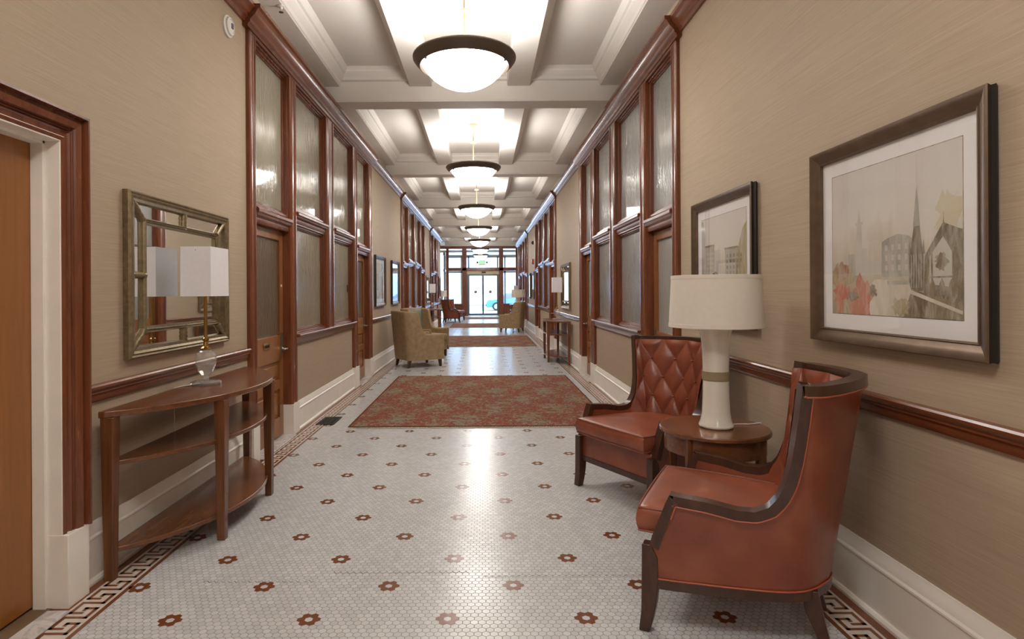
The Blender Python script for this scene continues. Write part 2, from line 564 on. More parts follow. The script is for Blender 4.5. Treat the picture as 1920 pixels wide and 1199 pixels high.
# ---- walls
def wall_mesh(s):
    mb = MB()
    t = -0.22
    yend = YL if s < 0 else YR
    holes = [(a[1][0][1], a[1][-1][2], a[1]) for a in GROUPS if a[0] == s]
    cuts = []
    y = Y0
    for a, b, segs in holes:
        cuts.append((y, a, None))
        cuts.append((a, b, segs))
        y = b
    cuts.append((y, yend, None))
    for a, b, segs in cuts:
        if segs is None:
            if s < 0 and a < BIGDOOR[0] < b:
                mb.box(wx(s, t), wx(s, 0), a, BIGDOOR[0], 0, ZH)
                mb.box(wx(s, t), wx(s, 0), BIGDOOR[1], b, 0, ZH)
                mb.box(wx(s, t), wx(s, 0), BIGDOOR[0], BIGDOOR[1], BIGDOOR[2], ZH)
            else:
                mb.box(wx(s, t), wx(s, 0), a, b, 0, ZH)
        else:
            ya = [q for q in segs if q[0] == 'win']
            mb.box(wx(s, t), wx(s, 0), ya[0][1], ya[-1][2], 0, 0.86)
            mb.box(wx(s, t), wx(s, -0.12), a, b, 0, ZH)          # masonry behind the joinery
    mb.box(wx(s, t), wx(s, 0), Y0, yend, ZH, ZT)
    xo = XLL if s < 0 else XRR
    mb.box(wx(s, 0), xo, yend - 0.0, yend - 0.2, 0, ZT)           # return into the lobby
    mb.box(xo, xo + s * 0.2, yend - 0.2, YE + 0.2, 0, ZT)
    return mb
structure(wall_mesh(-1).build('wall_left', M['paper']))
structure(wall_mesh(1).build('wall_right', M['paper']))
mb = MB()
mb.box(XL - 0.2, XR + 0.2, Y0 - 0.2, Y0, 0, ZT)
structure(mb.build('wall_back', M['paper']))

# ---- floor with flowers and meander borders (pattern stays inside the floor mesh)
def floor_mesh():
    mb = MB()
    mb.box(-2.75, 2.4, Y0 - 0.2, YE + 0.25, -0.12, 0.0, M['hex'])
    z1, z2, z3 = 0.0004, 0.0008, 0.0012
    hexr = FA / math.sqrt(3) * 1.0
    def hexa(cx, cy):
        ky = FB / (FA * math.sqrt(3) / 2)
        mb.add([(cx + hexr * math.cos(PI / 2 + i * PI / 3), cy + hexr * ky * math.sin(PI / 2 + i * PI / 3), z1) for i in range(6)], [(0, 1, 2, 3, 4, 5)], M['brick_tile'])
    for r in range(-2, 112):
        cy = FY0 + r * 10 * FB
        off = 9 * FA if r % 2 else 0.0
        for c in range(-4, 5):
            cx = FX0 + off + c * 18 * FA
            if -1.63 < cx < 1.40 and cy < YE:
                for dx, dy in ((1, 0), (-1, 0), (0.5, 1), (-0.5, 1), (0.5, -1), (-0.5, -1)):
                    hexa(cx + dx * FA, cy + dy * FB)
    def q(x0, x1, y0, y1, z, m):
        mb.add([(x0, y0, z), (x1, y0, z), (x1, y1, z), (x0, y1, z)], [(0, 1, 2, 3)], m)
    for s, ye in ((-1, YL), (1, YR)):
        X = (lambda d: wx(s, d))
        ya = 0.8
        q(X(0.0), X(0.232), ya, ye, z1, M['brick_tile'])
        q(X(0.082), X(0.212), ya, ye, z2, M['white_tile'])
        d0, d1, th, per = 0.095, 0.199, 0.0165, 0.1155
        def bar(u0, u1, v0, v1, y):
            q(X(lerp(d0, d1, v0)), X(lerp(d0, d1, v1)), y + u0 * per, y + u1 * per, z3, M['brick_tile'])
        tu, tv = th / per, th / (d1 - d0)
        k = 0
        y = ya
        while y < ye - per:
            bar(0, tu, 0, 1, y)                             # cross bar
            bar(0, 0.76, 1 - tv, 1, y)                      # inner-side bar with its hook
            bar(0.76 - tu, 0.76, 0.42, 1, y)
            bar(0.50, 0.76, 0.42, 0.42 + tv, y)
            bar(0.30, 1.0, 0, tv, y)                        # wall-side bar with its hook
            bar(0.30, 0.30 + tu, 0, 0.60, y)
            y += per
    # hairline settlement crack across the mosaic, following the tile joints
    r = random.Random(5)
    x, y = -1.32, 2.72
    while x < 0.78:
        nx, ny = x + FA / 2, (2.72 if x < -0.75 else 2.80 if x < -0.05 else 2.755) + (0.009 if int((x + 5) / (FA / 2)) % 2 else -0.009) + (r.random() - 0.5) * 0.004
        if not (-0.80 < x < -0.74 or -0.08 < x < -0.02):
            wv = 0.0012 + 0.0012 * r.random()
            mb.add([(x, y - wv, z1), (nx, ny - wv, z1), (nx, ny + wv, z1), (x, y + wv, z1)], [(0, 1, 2, 3)], M['crack'])
        x, y = nx, ny
    return mb
structure(floor_mesh().build('floor', M['hex'], fix=False))

# ---- ceiling with coffers
CX = -0.15
def ceiling_mesh():
    mb = MB()
    ZP, ZS, ZB = 3.98, 3.782, 3.60
    sl, sr = -1.684, 1.386                   # inner edge of the side soffits
    yb = [6.85 + 4.25 * k for k in range(-3, 6)]
    yend = yb[-1] + 0.28
    mb.box(XL, XR, Y0, yend, ZP, ZP + 0.15)
    mb.box(XLL, XRR, yend, YE + 0.1, ZP, ZT + 0.12)
    mb.box(XR, XRR, YR - 0.2, yend, ZS, ZT)
    mb.box(XLL, XL, YL - 0.2, yend, ZS, ZT)
    for s, xa, xe in ((1, XL, sl), (-1, XR, sr)):
        prof = [(xa, ZP), (xa, ZS), (xe, ZS), (xe, ZS + 0.012), (xe + s * 0.012, ZS + 0.02), (xe + s * 0.02, ZS + 0.05), (xe + s * 0.06, ZS + 0.105), (xe + s * 0.066, ZS + 0.125),
                (xe + s * 0.085, ZS + 0.135), (xe + s * 0.105, ZS + 0.175), (xe + s * 0.118, ZP)]
        mb.prism(prof, lambda a, b, t: (a, t, b), Y0, yend)
    for y in yb:
        a, b = y, y + 0.28
        prof = [(a, ZB), (a, ZB + 0.018), (a + 0.008, ZB + 0.024), (a + 0.008, 3.84), (a - 0.03, 3.85), (a - 0.035, 3.88), (a - 0.08, 3.93), (a - 0.085, 3.95), (a - 0.115, ZP),
                (b + 0.115, ZP), (b + 0.085, 3.95), (b + 0.08, 3.93), (b + 0.035, 3.88), (b + 0.03, 3.85), (b - 0.008, 3.84), (b - 0.008, ZB + 0.024), (b, ZB + 0.018), (b, ZB)]
        mb.prism(prof, lambda p, q, t: (t, p, q), XL, XR)
    for s in (-1, 1):
        o, i = CX + s * 0.711, CX + s * 0.44
        prof = [(i, ZP), (i, ZS + 0.012), (i + s * 0.008, ZS), (o - s * 0.008, ZS), (o, ZS + 0.012), (o + s * 0.012, ZS + 0.05), (o + s * 0.05, ZS + 0.1), (o + s * 0.056, ZS + 0.125), (o + s * 0.09, ZS + 0.165), (o + s * 0.105, ZP)]
        mb.prism(prof, lambda a, b, t: (a, t, b), Y0, yend)
    return mb
structure(ceiling_mesh().build('ceiling', M['plaster']))

# ---- joinery
trim_i, win_i, door_i = [0], [0], [1]
def nm(k, c):
    c[0] += 1
    return '%s_%d' % (k, c[0])
def vprof(w):
    return [(0, -0.08), (0, 0.026), (0.06 * w, 0.034), (0.14 * w, 0.040), (0.24 * w, 0.040), (0.27 * w, 0.030), (0.34 * w, 0.034), (0.40 * w, 0.030), (0.60 * w, 0.030), (0.66 * w, 0.034), (0.73 * w, 0.030),
            (0.76 * w, 0.040), (0.86 * w, 0.040), (0.94 * w, 0.034), (w, 0.026), (w, -0.08)]
def vpiece(s, y0, y1, z0, z1, name, parent):
    mb = MB()
    mb.prism([(y0 + a, d) for a, d in vprof(y1 - y0)], lambda y, d, z: (wx(s, d), y, z), z0, z1)
    return mb.build(name, M['mahogany'], parent, smooth=True, angle=30)
def hpiece(s, y0, y1, prof, name, parent, m='mahogany_y'):
    mb = MB()
    mb.prism(prof, lambda d, z, y: (wx(s, d), y, z), y0, y1)
    return mb.build(name, M[m], parent, smooth=True, angle=30)
def rail_prof(z0, z1, p=0.055):
    h = z1 - z0
    return [(-0.08, z0), (0.012, z0), (0.018, z0 + 0.12 * h), (0.018, z0 + 0.3 * h), (p - 0.015, z0 + 0.42 * h), (p - 0.012, z0 + 0.55 * h), (p, z0 + 0.62 * h), (p, z0 + 0.78 * h), (p - 0.02, z0 + 0.9 * h), (0.01, z1), (-0.08, z1)]
CORN = [(-0.02, 3.43), (0.042, 3.43), (0.048, 3.455), (0.062, 3.465), (0.064, 3.482), (0.078, 3.50), (0.10, 3.52), (0.118, 3.55), (0.122, 3.562), (0.142, 3.57), (0.142, 3.60), (-0.02, 3.60)]
CORN_S = [(-0.02, 3.465), (0.02, 3.465), (0.03, 3.49), (0.045, 3.50), (0.05, 3.52), (0.08, 3.55), (0.085, 3.562), (0.10, 3.57), (0.10, 3.60), (-0.02, 3.60)]

def pane_set(s, y0, y1, z0, z1, label, glass):
    """window: stepped sash frame + pane"""
    mb = MB()
    for d0, d1, wd in ((-0.08, 0.008, 0.018), (-0.08, -0.01, 0.036), (-0.08, -0.025, 0.048)):
        mb.box(wx(s, d0), wx(s, d1), y0, y0 + wd, z0, z1)
        mb.box(wx(s, d0), wx(s, d1), y1 - wd, y1, z0, z1)
        mb.box(wx(s, d0), wx(s, d1), y0 + wd, y1 - wd, z0, z0 + wd)
        mb.box(wx(s, d0), wx(s, d1), y0 + wd, y1 - wd, z1 - wd, z1)
    o = structure(mb.build(nm('window', win_i), M['mahogany'], bevel=0.003), label, 'window')
    g = MB()
    g.box(wx(s, -0.05), wx(s, -0.042), y0 + 0.04, y1 - 0.04, z0 + 0.04, z1 - 0.04)
    g.build('pane', M[glass], o)
    return o

def hall_door(s, y0, y1, z1, label, glass='door_glass', slot=False, hinge_far=False):
    """half-glazed oak office door set in the joinery"""
    dp, df = -0.085, -0.045
    o = empty_struct(nm('door', door_i), label, 'door')
    st = 0.105
    leaf = MB()
    B = lambda a, b, c, d, e=df: leaf.box(wx(s, dp), wx(s, e), a, b, c, d)
    B(y0 + 0.006, y0 + st, 0.02, z1 - 0.005)
    B(y1 - st, y1 - 0.006, 0.02, z1 - 0.005)
    for za, zb in ((0.02, 0.20), (0.46, 0.55), (0.72, 0.96), (z1 - 0.09, z1 - 0.005)):
        B(y0 + st, y1 - st, za, zb)
    leaf.build('leaf', M['oak'], o, bevel=0.004)
    p = MB()
    for za, zb in ((0.20, 0.46), (0.55, 0.72)):
        p.box(wx(s, dp), wx(s, df - 0.018), y0 + st, y1 - st, za, zb)
        p.box(wx(s, dp), wx(s, df - 0.008), y0 + st + 0.04, y1 - st - 0.04, za + 0.035, zb - 0.035)
    p.build('panel', M['oak'], o, bevel=0.006)
    g = MB()
    g.box(wx(s, dp + 0.01), wx(s, df - 0.02), y0 + st - 0.005, y1 - st + 0.005, 0.955, z1 - 0.085)
    g.build('pane', M[glass], o)
    hy = y1 - 0.055
    h = MB()
    h.box(wx(s, df), wx(s, df + 0.008), hy - 0.025, hy + 0.025, 0.77, 0.98)
    h.build('lock_plate', M['bronze'], o, bevel=0.002)
    h = MB()
    h.tube([(wx(s, df), hy, 0.83), (wx(s, df + 0.055), hy, 0.83), (wx(s, df + 0.06), hy - 0.02, 0.83), (wx(s, df + 0.06), hy - 0.11, 0.832)], [0.012, 0.011, 0.011, 0.009], 10)
    h.lathe([(0.026, 0), (0.026, 0.01), (0.0, 0.012)], (0, 0, 0), 16)
    k = len(h.v) - 16 * 3
    for i in range(k, len(h.v)):
        a, b, c = h.v[i]
        h.v[i] = (wx(s, df + 0.008 + c), hy + a, 0.83 + b)
    h.build('lever_handle', M['nickel'], o, smooth=True)
    if slot:
        h = MB()
        yc = (y0 + y1) / 2 - 0.02
        h.box(wx(s, df), wx(s, df + 0.008), yc - 0.07, yc + 0.07, 0.855, 0.91)
        ms = h.build('mail_slot', M['brass'], o, bevel=0.003)
        h = MB()
        h.box(wx(s, df + 0.007), wx(s, df + 0.0095), yc - 0.05, yc + 0.05, 0.872, 0.893)
        h.build('flap', M['black_iron'], ms)
        h = MB()
        h.tube([(wx(s, df - 0.005), hy, 1.42), (wx(s, df + 0.006), hy, 1.42)], 0.012, 12)
        h.build('door_viewer', M['white_plastic'], o)
    # sheet painted dark behind the leaf, as the shade in the gap round it
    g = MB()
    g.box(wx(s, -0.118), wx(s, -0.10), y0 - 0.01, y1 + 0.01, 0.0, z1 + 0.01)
    g.build('gap_shade', M['dark_gap'], o)
    return o

SIDE = {-1: 'left', 1: 'right'}
ORD = {0: 'nearest', 1: 'nearest', 2: 'second', 3: 'second', 4: 'farthest', 5: 'farthest'}
thresholds = []
for gi, (s, segs) in enumerate(GROUPS):
    T = empty_struct(nm('trim', trim_i), '%s mahogany office front on the %s wall' % (ORD[gi], SIDE[s]), 'woodwork')
    a, b = segs[0][1], segs[-1][2]
    glass = 'reeded' if s < 0 else 'reeded_blue'
    wins = [q for q in segs if q[0] == 'win']
    for n, (k, y0, y1) in enumerate(segs):
        where = 'in the %s office front on the %s' % (ORD[gi], SIDE[s])
        if k == 'casing': vpiece(s, y0, y1, 0.29, ZH, 'casing', T)
        elif k == 'post': vpiece(s, y0, y1, 0.29, ZH, 'post', T)
        elif k == 'mull': vpiece(s, y0, y1, 0.94, ZH, 'mullion', T)
        elif k == 'door':
            hpiece(s, y0, y1, rail_prof(1.93, 2.07), 'transom_rail', T)
            d = 'near' if n < 3 else 'far'
            hall_door(s, y0, y1, 1.93, 'half-glazed oak door at the %s end %s' % (d, where), 'door_glass' if s < 0 else 'reeded_blue', slot=(gi == 0 and n < 3))
            pane_set(s, y0, y1, 2.07, ZH, 'obscure glass transom over the %s door %s' % (d, where), glass)
            thresholds.append((s, y0, y1, '%s door %s' % (d, where)))
        elif k == 'win':
            hpiece(s, y0, y1, rail_prof(2.045, 2.165), 'transom_rail', T)
            d = 'near' if (y0, y1) == wins[0][1:] else 'far'
            pane_set(s, y0, y1, 2.165, ZH, 'tall upper pane of the %s window %s' % (d, where), glass)
            wo = pane_set(s, y0, y1, 0.95, 2.045, 'lower pane of the %s window %s' % (d, where), glass)
            if gi == 0:
                h = MB()
                yc = y0 + 0.06 if d == 'near' else y1 - 0.1
                h.box(wx(s, -0.042), wx(s, -0.03), yc - 0.02, yc + 0.025, 1.36, 1.46)
                pq = h.build('lock', M['black_iron'], wo, bevel=0.003)
                h = MB()
                h.box(wx(s, -0.03), wx(s, -0.026), yc - 0.008, yc + 0.012, 1.39, 1.42)
                h.build('lock_face', M['nickel'], pq)
    # sill, header, cornice
    ya, yb = wins[0][1], wins[-1][2]
    sp = [(-0.08, 0.85), (0.022, 0.85), (0.03, 0.865), (0.03, 0.915), (0.06, 0.922), (0.065, 0.935), (0.06, 0.945), (0.01, 0.952), (-0.08, 0.955)]
    hpiece(s, ya, yb + 0.04, sp, 'sill', T)
    hp = [(-0.08, ZH), (0.026, ZH), (0.036, ZH + 0.012), (0.030, ZH + 0.016), (0.030, 3.44), (-0.08, 3.44)]
    hpiece(s, a, b, hp, 'header', T)
    hpiece(s, a - 0.06, b + 0.06, CORN, 'cornice', T)

# ---- slim cornice, chair rail and baseboards on the plain walls
def spans(s):
    yend = YL if s < 0 else YR
    out, y = [], Y0
    for g in GROUPS:
        if g[0] != s: continue
        out.append((y, g[1][0][1]))
        y = g[1][-1][2]
    out.append((y, yend))
    return out
RAIL = [(-0.01, 0.838), (0.012, 0.838), (0.016, 0.846), (0.016, 0.872), (0.024, 0.878), (0.022, 0.886), (0.034, 0.900), (0.036, 0.912), (0.03, 0.920), (-0.01, 0.922)]
BASE = [(-0.01, 0), (0.042, 0), (0.042, 0.012), (0.034, 0.022), (0.025, 0.024), (0.025, 0.200), (0.030, 0.206), (0.030, 0.214), (0.022, 0.222), (0.018, 0.245), (0.008, 0.262), (0.006, 0.275), (-0.01, 0.275)]
for s in (-1, 1):
    mc, mr, mbb = MB(), MB(), MB()
    f = lambda d, z, y: (wx(s, d), y, z)
    for a, b in spans(s):
        mc.prism(CORN_S, f, a + 0.06 if a > Y0 else a, b - 0.06)
        parts = [(a, b)]
        if s < 0 and a < 2 < b: parts = [(a, BIGDOOR[0] - 0.15), (BIGDOOR[1] + 0.15, b)]
        for p, q in parts:
            mr.prism(RAIL, f, p, q)
            mbb.prism(BASE, f, p, q)
    for g in GROUPS:
        if g[0] != s: continue
        wins = [q for q in g[1] if q[0] == 'win']
        mbb.prism(BASE, f, wins[0][1] - 0.03, wins[-1][2])
        for k, y0, y1 in g[1]:                     # plinth blocks under casings and posts
            if k in ('casing', 'post'):
                mbb.box(wx(s, -0.09), wx(s, 0.050), y0 - 0.004, y1 + 0.004, 0, 0.292)
    structure(mc.build(nm('trim', trim_i), M['mahogany_y'], smooth=True, angle=30), 'mahogany picture cornice along the %s wall' % SIDE[s], 'cornice')
    structure(mr.build(nm('trim', trim_i), M['mahogany_y'], smooth=True, angle=30), 'mahogany chair rail along the %s wall' % SIDE[s], 'chair rail')
    structure(mbb.build('baseboard_' + SIDE[s], M['cream'], smooth=True, angle=30))

# ---- service door at the far left edge of the frame
def service_door():
    s = -1
    y0, y1, zt = BIGDOOR
    D = empty_struct('door_1', 'plain orange veneer door in a moulded mahogany casing at the left edge', 'door')
    cas = MB()
    W = 0.125
    prof = [(a * W / 0.145, d if d < 0.02 else 0.046 + (d - 0.046) * 1.7) for a, d in [(0, -0.0), (0, 0.046), (0.016, 0.050), (0.022, 0.042), (0.045, 0.044), (0.052, 0.050), (0.058, 0.044), (0.064, 0.052), (0.07, 0.046), (0.078, 0.056), (0.108, 0.060), (0.114, 0.05), (0.128, 0.052), (0.134, 0.070), (0.145, 0.070), (0.145, 0.0)]]
    cas.prism([(y1 + a, d) for a, d in prof], lambda y, d, z: (wx(s, d), y, z), 0.316, zt + 0.0)
    cas.prism([(y0 - a, d) for a, d in prof], lambda y, d, z: (wx(s, d), y, z), 0.316, zt + 0.0)
    # mitred head
    n = len(prof)
    v = [(wx(s, d), y0 - a, zt + a) for a, d in prof] + [(wx(s, d), y1 + a, zt + a) for a, d in prof]
    cas.add(v, [(i, (i + 1) % n, n + (i + 1) % n, n + i) for i in range(n)] + [tuple(range(n)), tuple(range(n, 2 * n))[::-1]])
    for sg, yy in ((1, y1), (-1, y0)):   # mitre triangles of the legs
        v = [(wx(s, d), yy + sg * a, zt) for a, d in prof] + [(wx(s, d), yy + sg * a, zt + a) for a, d in prof]
        cas.add(v, [(i, (i + 1) % n, n + (i + 1) % n, n + i) for i in range(n)])
    cas.build('casing', M['mahogany'], D, smooth=True, angle=25)
    jm = MB()
    for ya, yb in ((y1 - 0.006, y1 + 0.022), (y0 - 0.022, y0 + 0.006)):
        jm.box(wx(s, -0.16), wx(s, 0.0445), ya, yb, 0, zt)
    jm.box(wx(s, -0.16), wx(s, 0.0445), y0 - 0.022, y1 + 0.022, zt - 0.006, zt + 0.02)
    jm.box(wx(s, -0.075), wx(s, -0.02), y1 - 0.018, y1, 0, zt)
    jm.box(wx(s, -0.075), wx(s, -0.02), y0, y1, zt - 0.018, zt)
    for ya, yb in ((y1 - 0.0075, y1 + W), (y0 - W, y0 + 0.0075)):
        jm.box(wx(s, -0.02), wx(s, 0.072), ya, yb, 0, 0.316)
    jm.build('jamb', M['cream'], D, bevel=0.002)
    lf = MB()
    lf.box(wx(s, -0.12), wx(s, -0.076), y0 + 0.003, y1 - 0.003, 0.014, zt - 0.003)
    lf.build('leaf', M['veneer'], D, bevel=0.002)
    gp = MB()
    gp.box(wx(s, -0.2), wx(s, -0.125), y0 - 0.02, y1 + 0.02, 0.0, zt)
    gp.build('gap_shade', M['dark_gap'], D)  # dark sheet painting the shade round the closed leaf
    fl = MB()
    fl.box(wx(s, -0.125), wx(s, -0.0), y0, y1, 0.0, 0.004)
    fl.build('floor_strip', M['outer_floor'], D)
service_door()
th0 = None
def threshold(s, y0, y1, label, d0=-0.06, d1=0.082):
    mb = MB()
    mb.box(wx(s, d0), wx(s, d1), y0, y1, 0.0, 0.012)
    o = mb.build('door_threshold', M['marble'], bevel=0.006)
    o['group'] = 'marble door thresholds'
    return tag(o, label, 'threshold')
threshold(-1, 1.42, 2.465, 'white marble threshold slab at the service door by the left frame edge', 0.0, 0.10)
for s, y0, y1, lab in thresholds:
    threshold(s, y0 + 0.006, y1 - 0.006, 'white marble slab under the ' + lab)

# ------------------------------------------------------------------ entrance screen at the far end
def entrance():
    T = empty_struct(nm('trim', trim_i), 'mahogany entrance screen across the far end', 'woodwork')
    y0, y1 = YE - 0.09, YE + 0.09
    def bx(name, x0, x1, z0, z1, ya=y0, yb=y1):
        m = MB()
        m.box(x0, x1, ya, yb, z0, z1)
        m.build(name, M['mahogany'], T, bevel=0.012)
    bx('header', XLL, XRR, 3.80, ZT)
    for x0, x1 in ((-2.12, -1.97), (-1.22, -0.96), (0.87, 1.12), (1.82, 1.98)):
        bx('post', x0, x1, 0, 3.80)
    bx('transom_rail', -1.97, 1.82, 2.56, 2.74)
    for x0, x1 in ((-1.97, -1.22), (1.12, 1.82)):
        bx('panel', x0, x1, 0.0, 0.60, YE - 0.05, YE + 0.05)
        bx('panel_rail', x0, x1, 0.60, 0.70)
    k = 0
    for x0, x1, lab in ((-1.97, -1.22, 'left'), (-0.96, 0.87, 'middle'), (1.12, 1.82, 'right')):
        m = MB()
        m.box(x0, x1, YE - 0.006, YE + 0.006, 2.74, 3.80)
        structure(m.build(nm('window', win_i), M['glass']), 'clear transom light over the %s of the entrance screen' % lab, 'window')
    for x0, x1, lab in ((-1.97, -1.22, 'left'), (1.12, 1.82, 'right')):
        m = MB()
        m.box(x0, x1, YE - 0.006, YE + 0.006, 0.70, 2.56)
        structure(m.build(nm('window', win_i), M['glass']), 'clear sidelight %s of the sliding doors' % lab, 'window')
    D = empty_struct(nm('door', door_i), 'grey framed glass sliding doors at the far end', 'door')
    m = MB()
    m.box(-0.96, 0.87, YE - 0.02, YE + 0.12, 2.36, 2.56)
    hd = m.build('door_header', M['beige_metal'], D, bevel=0.01)
    m = MB()
    m.box(-0.12, 0.12, YE - 0.06, YE - 0.02, 2.43, 2.51)
    m.build('motion_sensor', M['black_iron'], hd, bevel=0.015)
    m = MB()
    m.box(-0.96, -0.88, YE, YE + 0.1, 0, 2.36)
    m.box(0.80, 0.87, YE, YE + 0.1, 0, 2.36)
    m.build('door_frame', M['gray_metal'], D, bevel=0.005)
    for x0, x1 in ((-0.88, -0.04), (-0.04, 0.80)):
        m = MB()
        ya, yb = YE + 0.03, YE + 0.075
        m.box(x0, x0 + 0.05, ya, yb, 0.02, 2.36)
        m.box(x1 - 0.05, x1, ya, yb, 0.02, 2.36)
        m.box(x0 + 0.05, x1 - 0.05, ya, yb, 0.02, 0.14)
        m.box(x0 + 0.05, x1 - 0.05, ya, yb, 2.27, 2.36)
        lf = m.build('sliding_leaf', M['gray_metal'], D, bevel=0.004)
        m = MB()
        m.box(x0 + 0.05, x1 - 0.05, YE + 0.05, YE + 0.056, 0.14, 2.27)
        m.build('pane', M['glass'], lf)
        m = MB()
        xc = (x0 + x1) / 2
        m.tube([(xc, YE + 0.036, 1.36), (xc, YE + 0.046, 1.36)], 0.085, 20)
        m.build('decal', M['taupe'], lf)
    # vestibule beyond: dark outer frame, side glazing, ceiling
    V = empty_struct(nm('trim', trim_i), 'dark outer frame of the glazed vestibule beyond the doors', 'woodwork')
    yv = YE + 2.6
    m = MB()
    for x in (-2.2, -1.35, -0.92, 0.86, 1.3, 2.1):
        m.box(x - 0.05, x + 0.05, yv - 0.05, yv + 0.05, 0, 3.55)
    m.box(-2.25, 2.15, yv - 0.05, yv + 0.05, 3.45, 3.62)
    m.box(-2.25, 2.15, yv - 0.05, yv + 0.05, 2.52, 2.66)
    for x in (-2.25, 2.15):
        for y in (YE + 0.5, YE + 1.4):
            m.box(x - 0.05, x + 0.05, y - 0.05, y + 0.05, 0, 3.6)
        m.box(x - 0.05, x + 0.05, YE + 0.1, yv, 3.45, 3.62)
        m.box(x - 0.05, x + 0.05, YE + 0.1, yv, 2.52, 2.66)
        m.box(x - 0.05, x + 0.05, YE + 0.1, yv, 0, 0.5)
    m.build('mullion', M['bronze'], V, bevel=0.005)
    m = MB()
    m.box(-2.5, 2.4, YE + 0.1, yv + 0.05, 3.62, 3.75)
    m.build('soffit', M['plaster'], V)
    m = MB()
    m.box(-2.5, 2.4, YE + 0.1, yv + 0.05, -0.12, 0.0)
    m.build('vestibule_floor', M['white_tile'], V)
entrance()

# ------------------------------------------------------------------ street outside
m = MB()
m.box(-30, 30, YE + 2.66, YE + 9, -0.3, -0.02)
structure(m.build('sidewalk', M['snow']))
m = MB()
m.box(-60, 60, YE + 9, YE + 40, -0.4, -0.12)
structure(m.build('street', M['asphalt']))
def building():
    y = YE + 34
    b = thing('street_building', 'pale stone building across the street seen through the entrance doors', 'building', (0, y, -0.1))
    m = MB()
    m.box(-26, 26, 0, 8, 0, 9.5)
    m.build('wall', M['facade'], b)
    for i in range(-7, 8):
        for z in (1.2, 5.2):
            m = MB()
            m.box(i * 3.2 - 0.8, i * 3.2 + 0.8, -0.06, 0.03, z, z + 2.6)
            m.build('window', M['facade_glass'], b)
    m = MB()
    m.box(-26.3, 26.3, -0.4, 8.2, 9.5, 10.1)
    m.build('cornice', M['facade'], b)
building()
def car():
    c = thing('parked_car', 'blue car parked at the kerb outside the right door leaf', 'car', (2.3, YE + 13.5, -0.12))
    prof = [(-2.1, 0.28), (-2.12, 0.62), (-2.0, 0.84), (-1.1, 0.92), (-0.55, 1.40), (0.75, 1.44), (1.5, 0.98), (2.05, 0.90), (2.15, 0.6), (2.1, 0.28)]
    m = MB()
    m.prism(prof, lambda x, z, y: (x, y, z), -0.85, 0.85)
    m.build('body', M['car_paint'], c, bevel=0.06, bseg=3)
    m = MB()
    m.prism([(-0.95, 0.96), (-0.5, 1.34), (0.7, 1.37), (1.25, 0.99)], lambda x, z, y: (x, y, z), -0.865, 0.865)
    m.build('window', M['gray_metal'], c, bevel=0.01)
    for x in (-1.3, 1.35):
        for y in (-0.8, 0.8):
            m = MB()
            m.tube([(x, y - 0.1, 0.33), (x, y + 0.1, 0.33)], 0.33, 24)
            wv = m.build('wheel', M['tire'], c, bevel=0.02)
            m = MB()
            m.tube([(x, y - 0.11, 0.33), (x, y + 0.11, 0.33)], 0.2, 20)
            m.build('hubcap', M['nickel'], wv)
    for x in (-2.13, 2.16):
        m = MB()
        m.box(x - 0.03, x + 0.03, -0.8, 0.8, 0.36, 0.5)
        m.build('bumper', M['black_iron'], c, bevel=0.02)
car()

# ------------------------------------------------------------------ exit sign
def exit_sign():
    t = thing('exit_sign', 'white exit sign with green letters hung in front of the entrance transom', 'exit sign', (-0.08, YE - 0.25, 3.0))
    m = MB()
    m.box(-0.19, 0.19, -0.02, 0.02, -0.13, 0.13)
    m.build('housing', M['white_plastic'], t, bevel=0.01)
    cu = bpy.data.curves.new('exit_text', 'FONT')
    cu.body = 'EXIT'
    cu.align_x, cu.align_y = 'CENTER', 'CENTER'
    cu.size = 0.19
    cu.extrude = 0.003
    to = bpy.data.objects.new('exit_text_tmp', cu)
    COL.objects.link(to)
    dg = bpy.context.evaluated_depsgraph_get()
    me = bpy.data.meshes.new_from_object(to.evaluated_get(dg))
    bpy.data.objects.remove(to)
    me.materials.clear()
    me.materials.append(M['exit_green'])
    lo = bpy.data.objects.new('lettering', me)
    COL.objects.link(lo)
    lo.parent = t
    lo.rotation_euler = (PI / 2, 0, 0)
    lo.location = (0, -0.024, 0)
    for x in (-0.27, 0.27):
        m = MB()
        m.tube([(x, 0, 0.03), (x, -0.07, 0.02)], [0.05, 0.06], 14)
        m.tube([(x, 0.0, 0.03), (x * 0.68, 0, 0.03)], 0.015, 8)
        m.build('emergency_lamp_head', M['black_iron'], t, smooth=True)
    m = MB()
    m.tube([(0, 0, 0.13), (0, 0, ZT - 3.0)], 0.012, 8)
    m.build('stem', M['bronze'], t)
exit_sign()

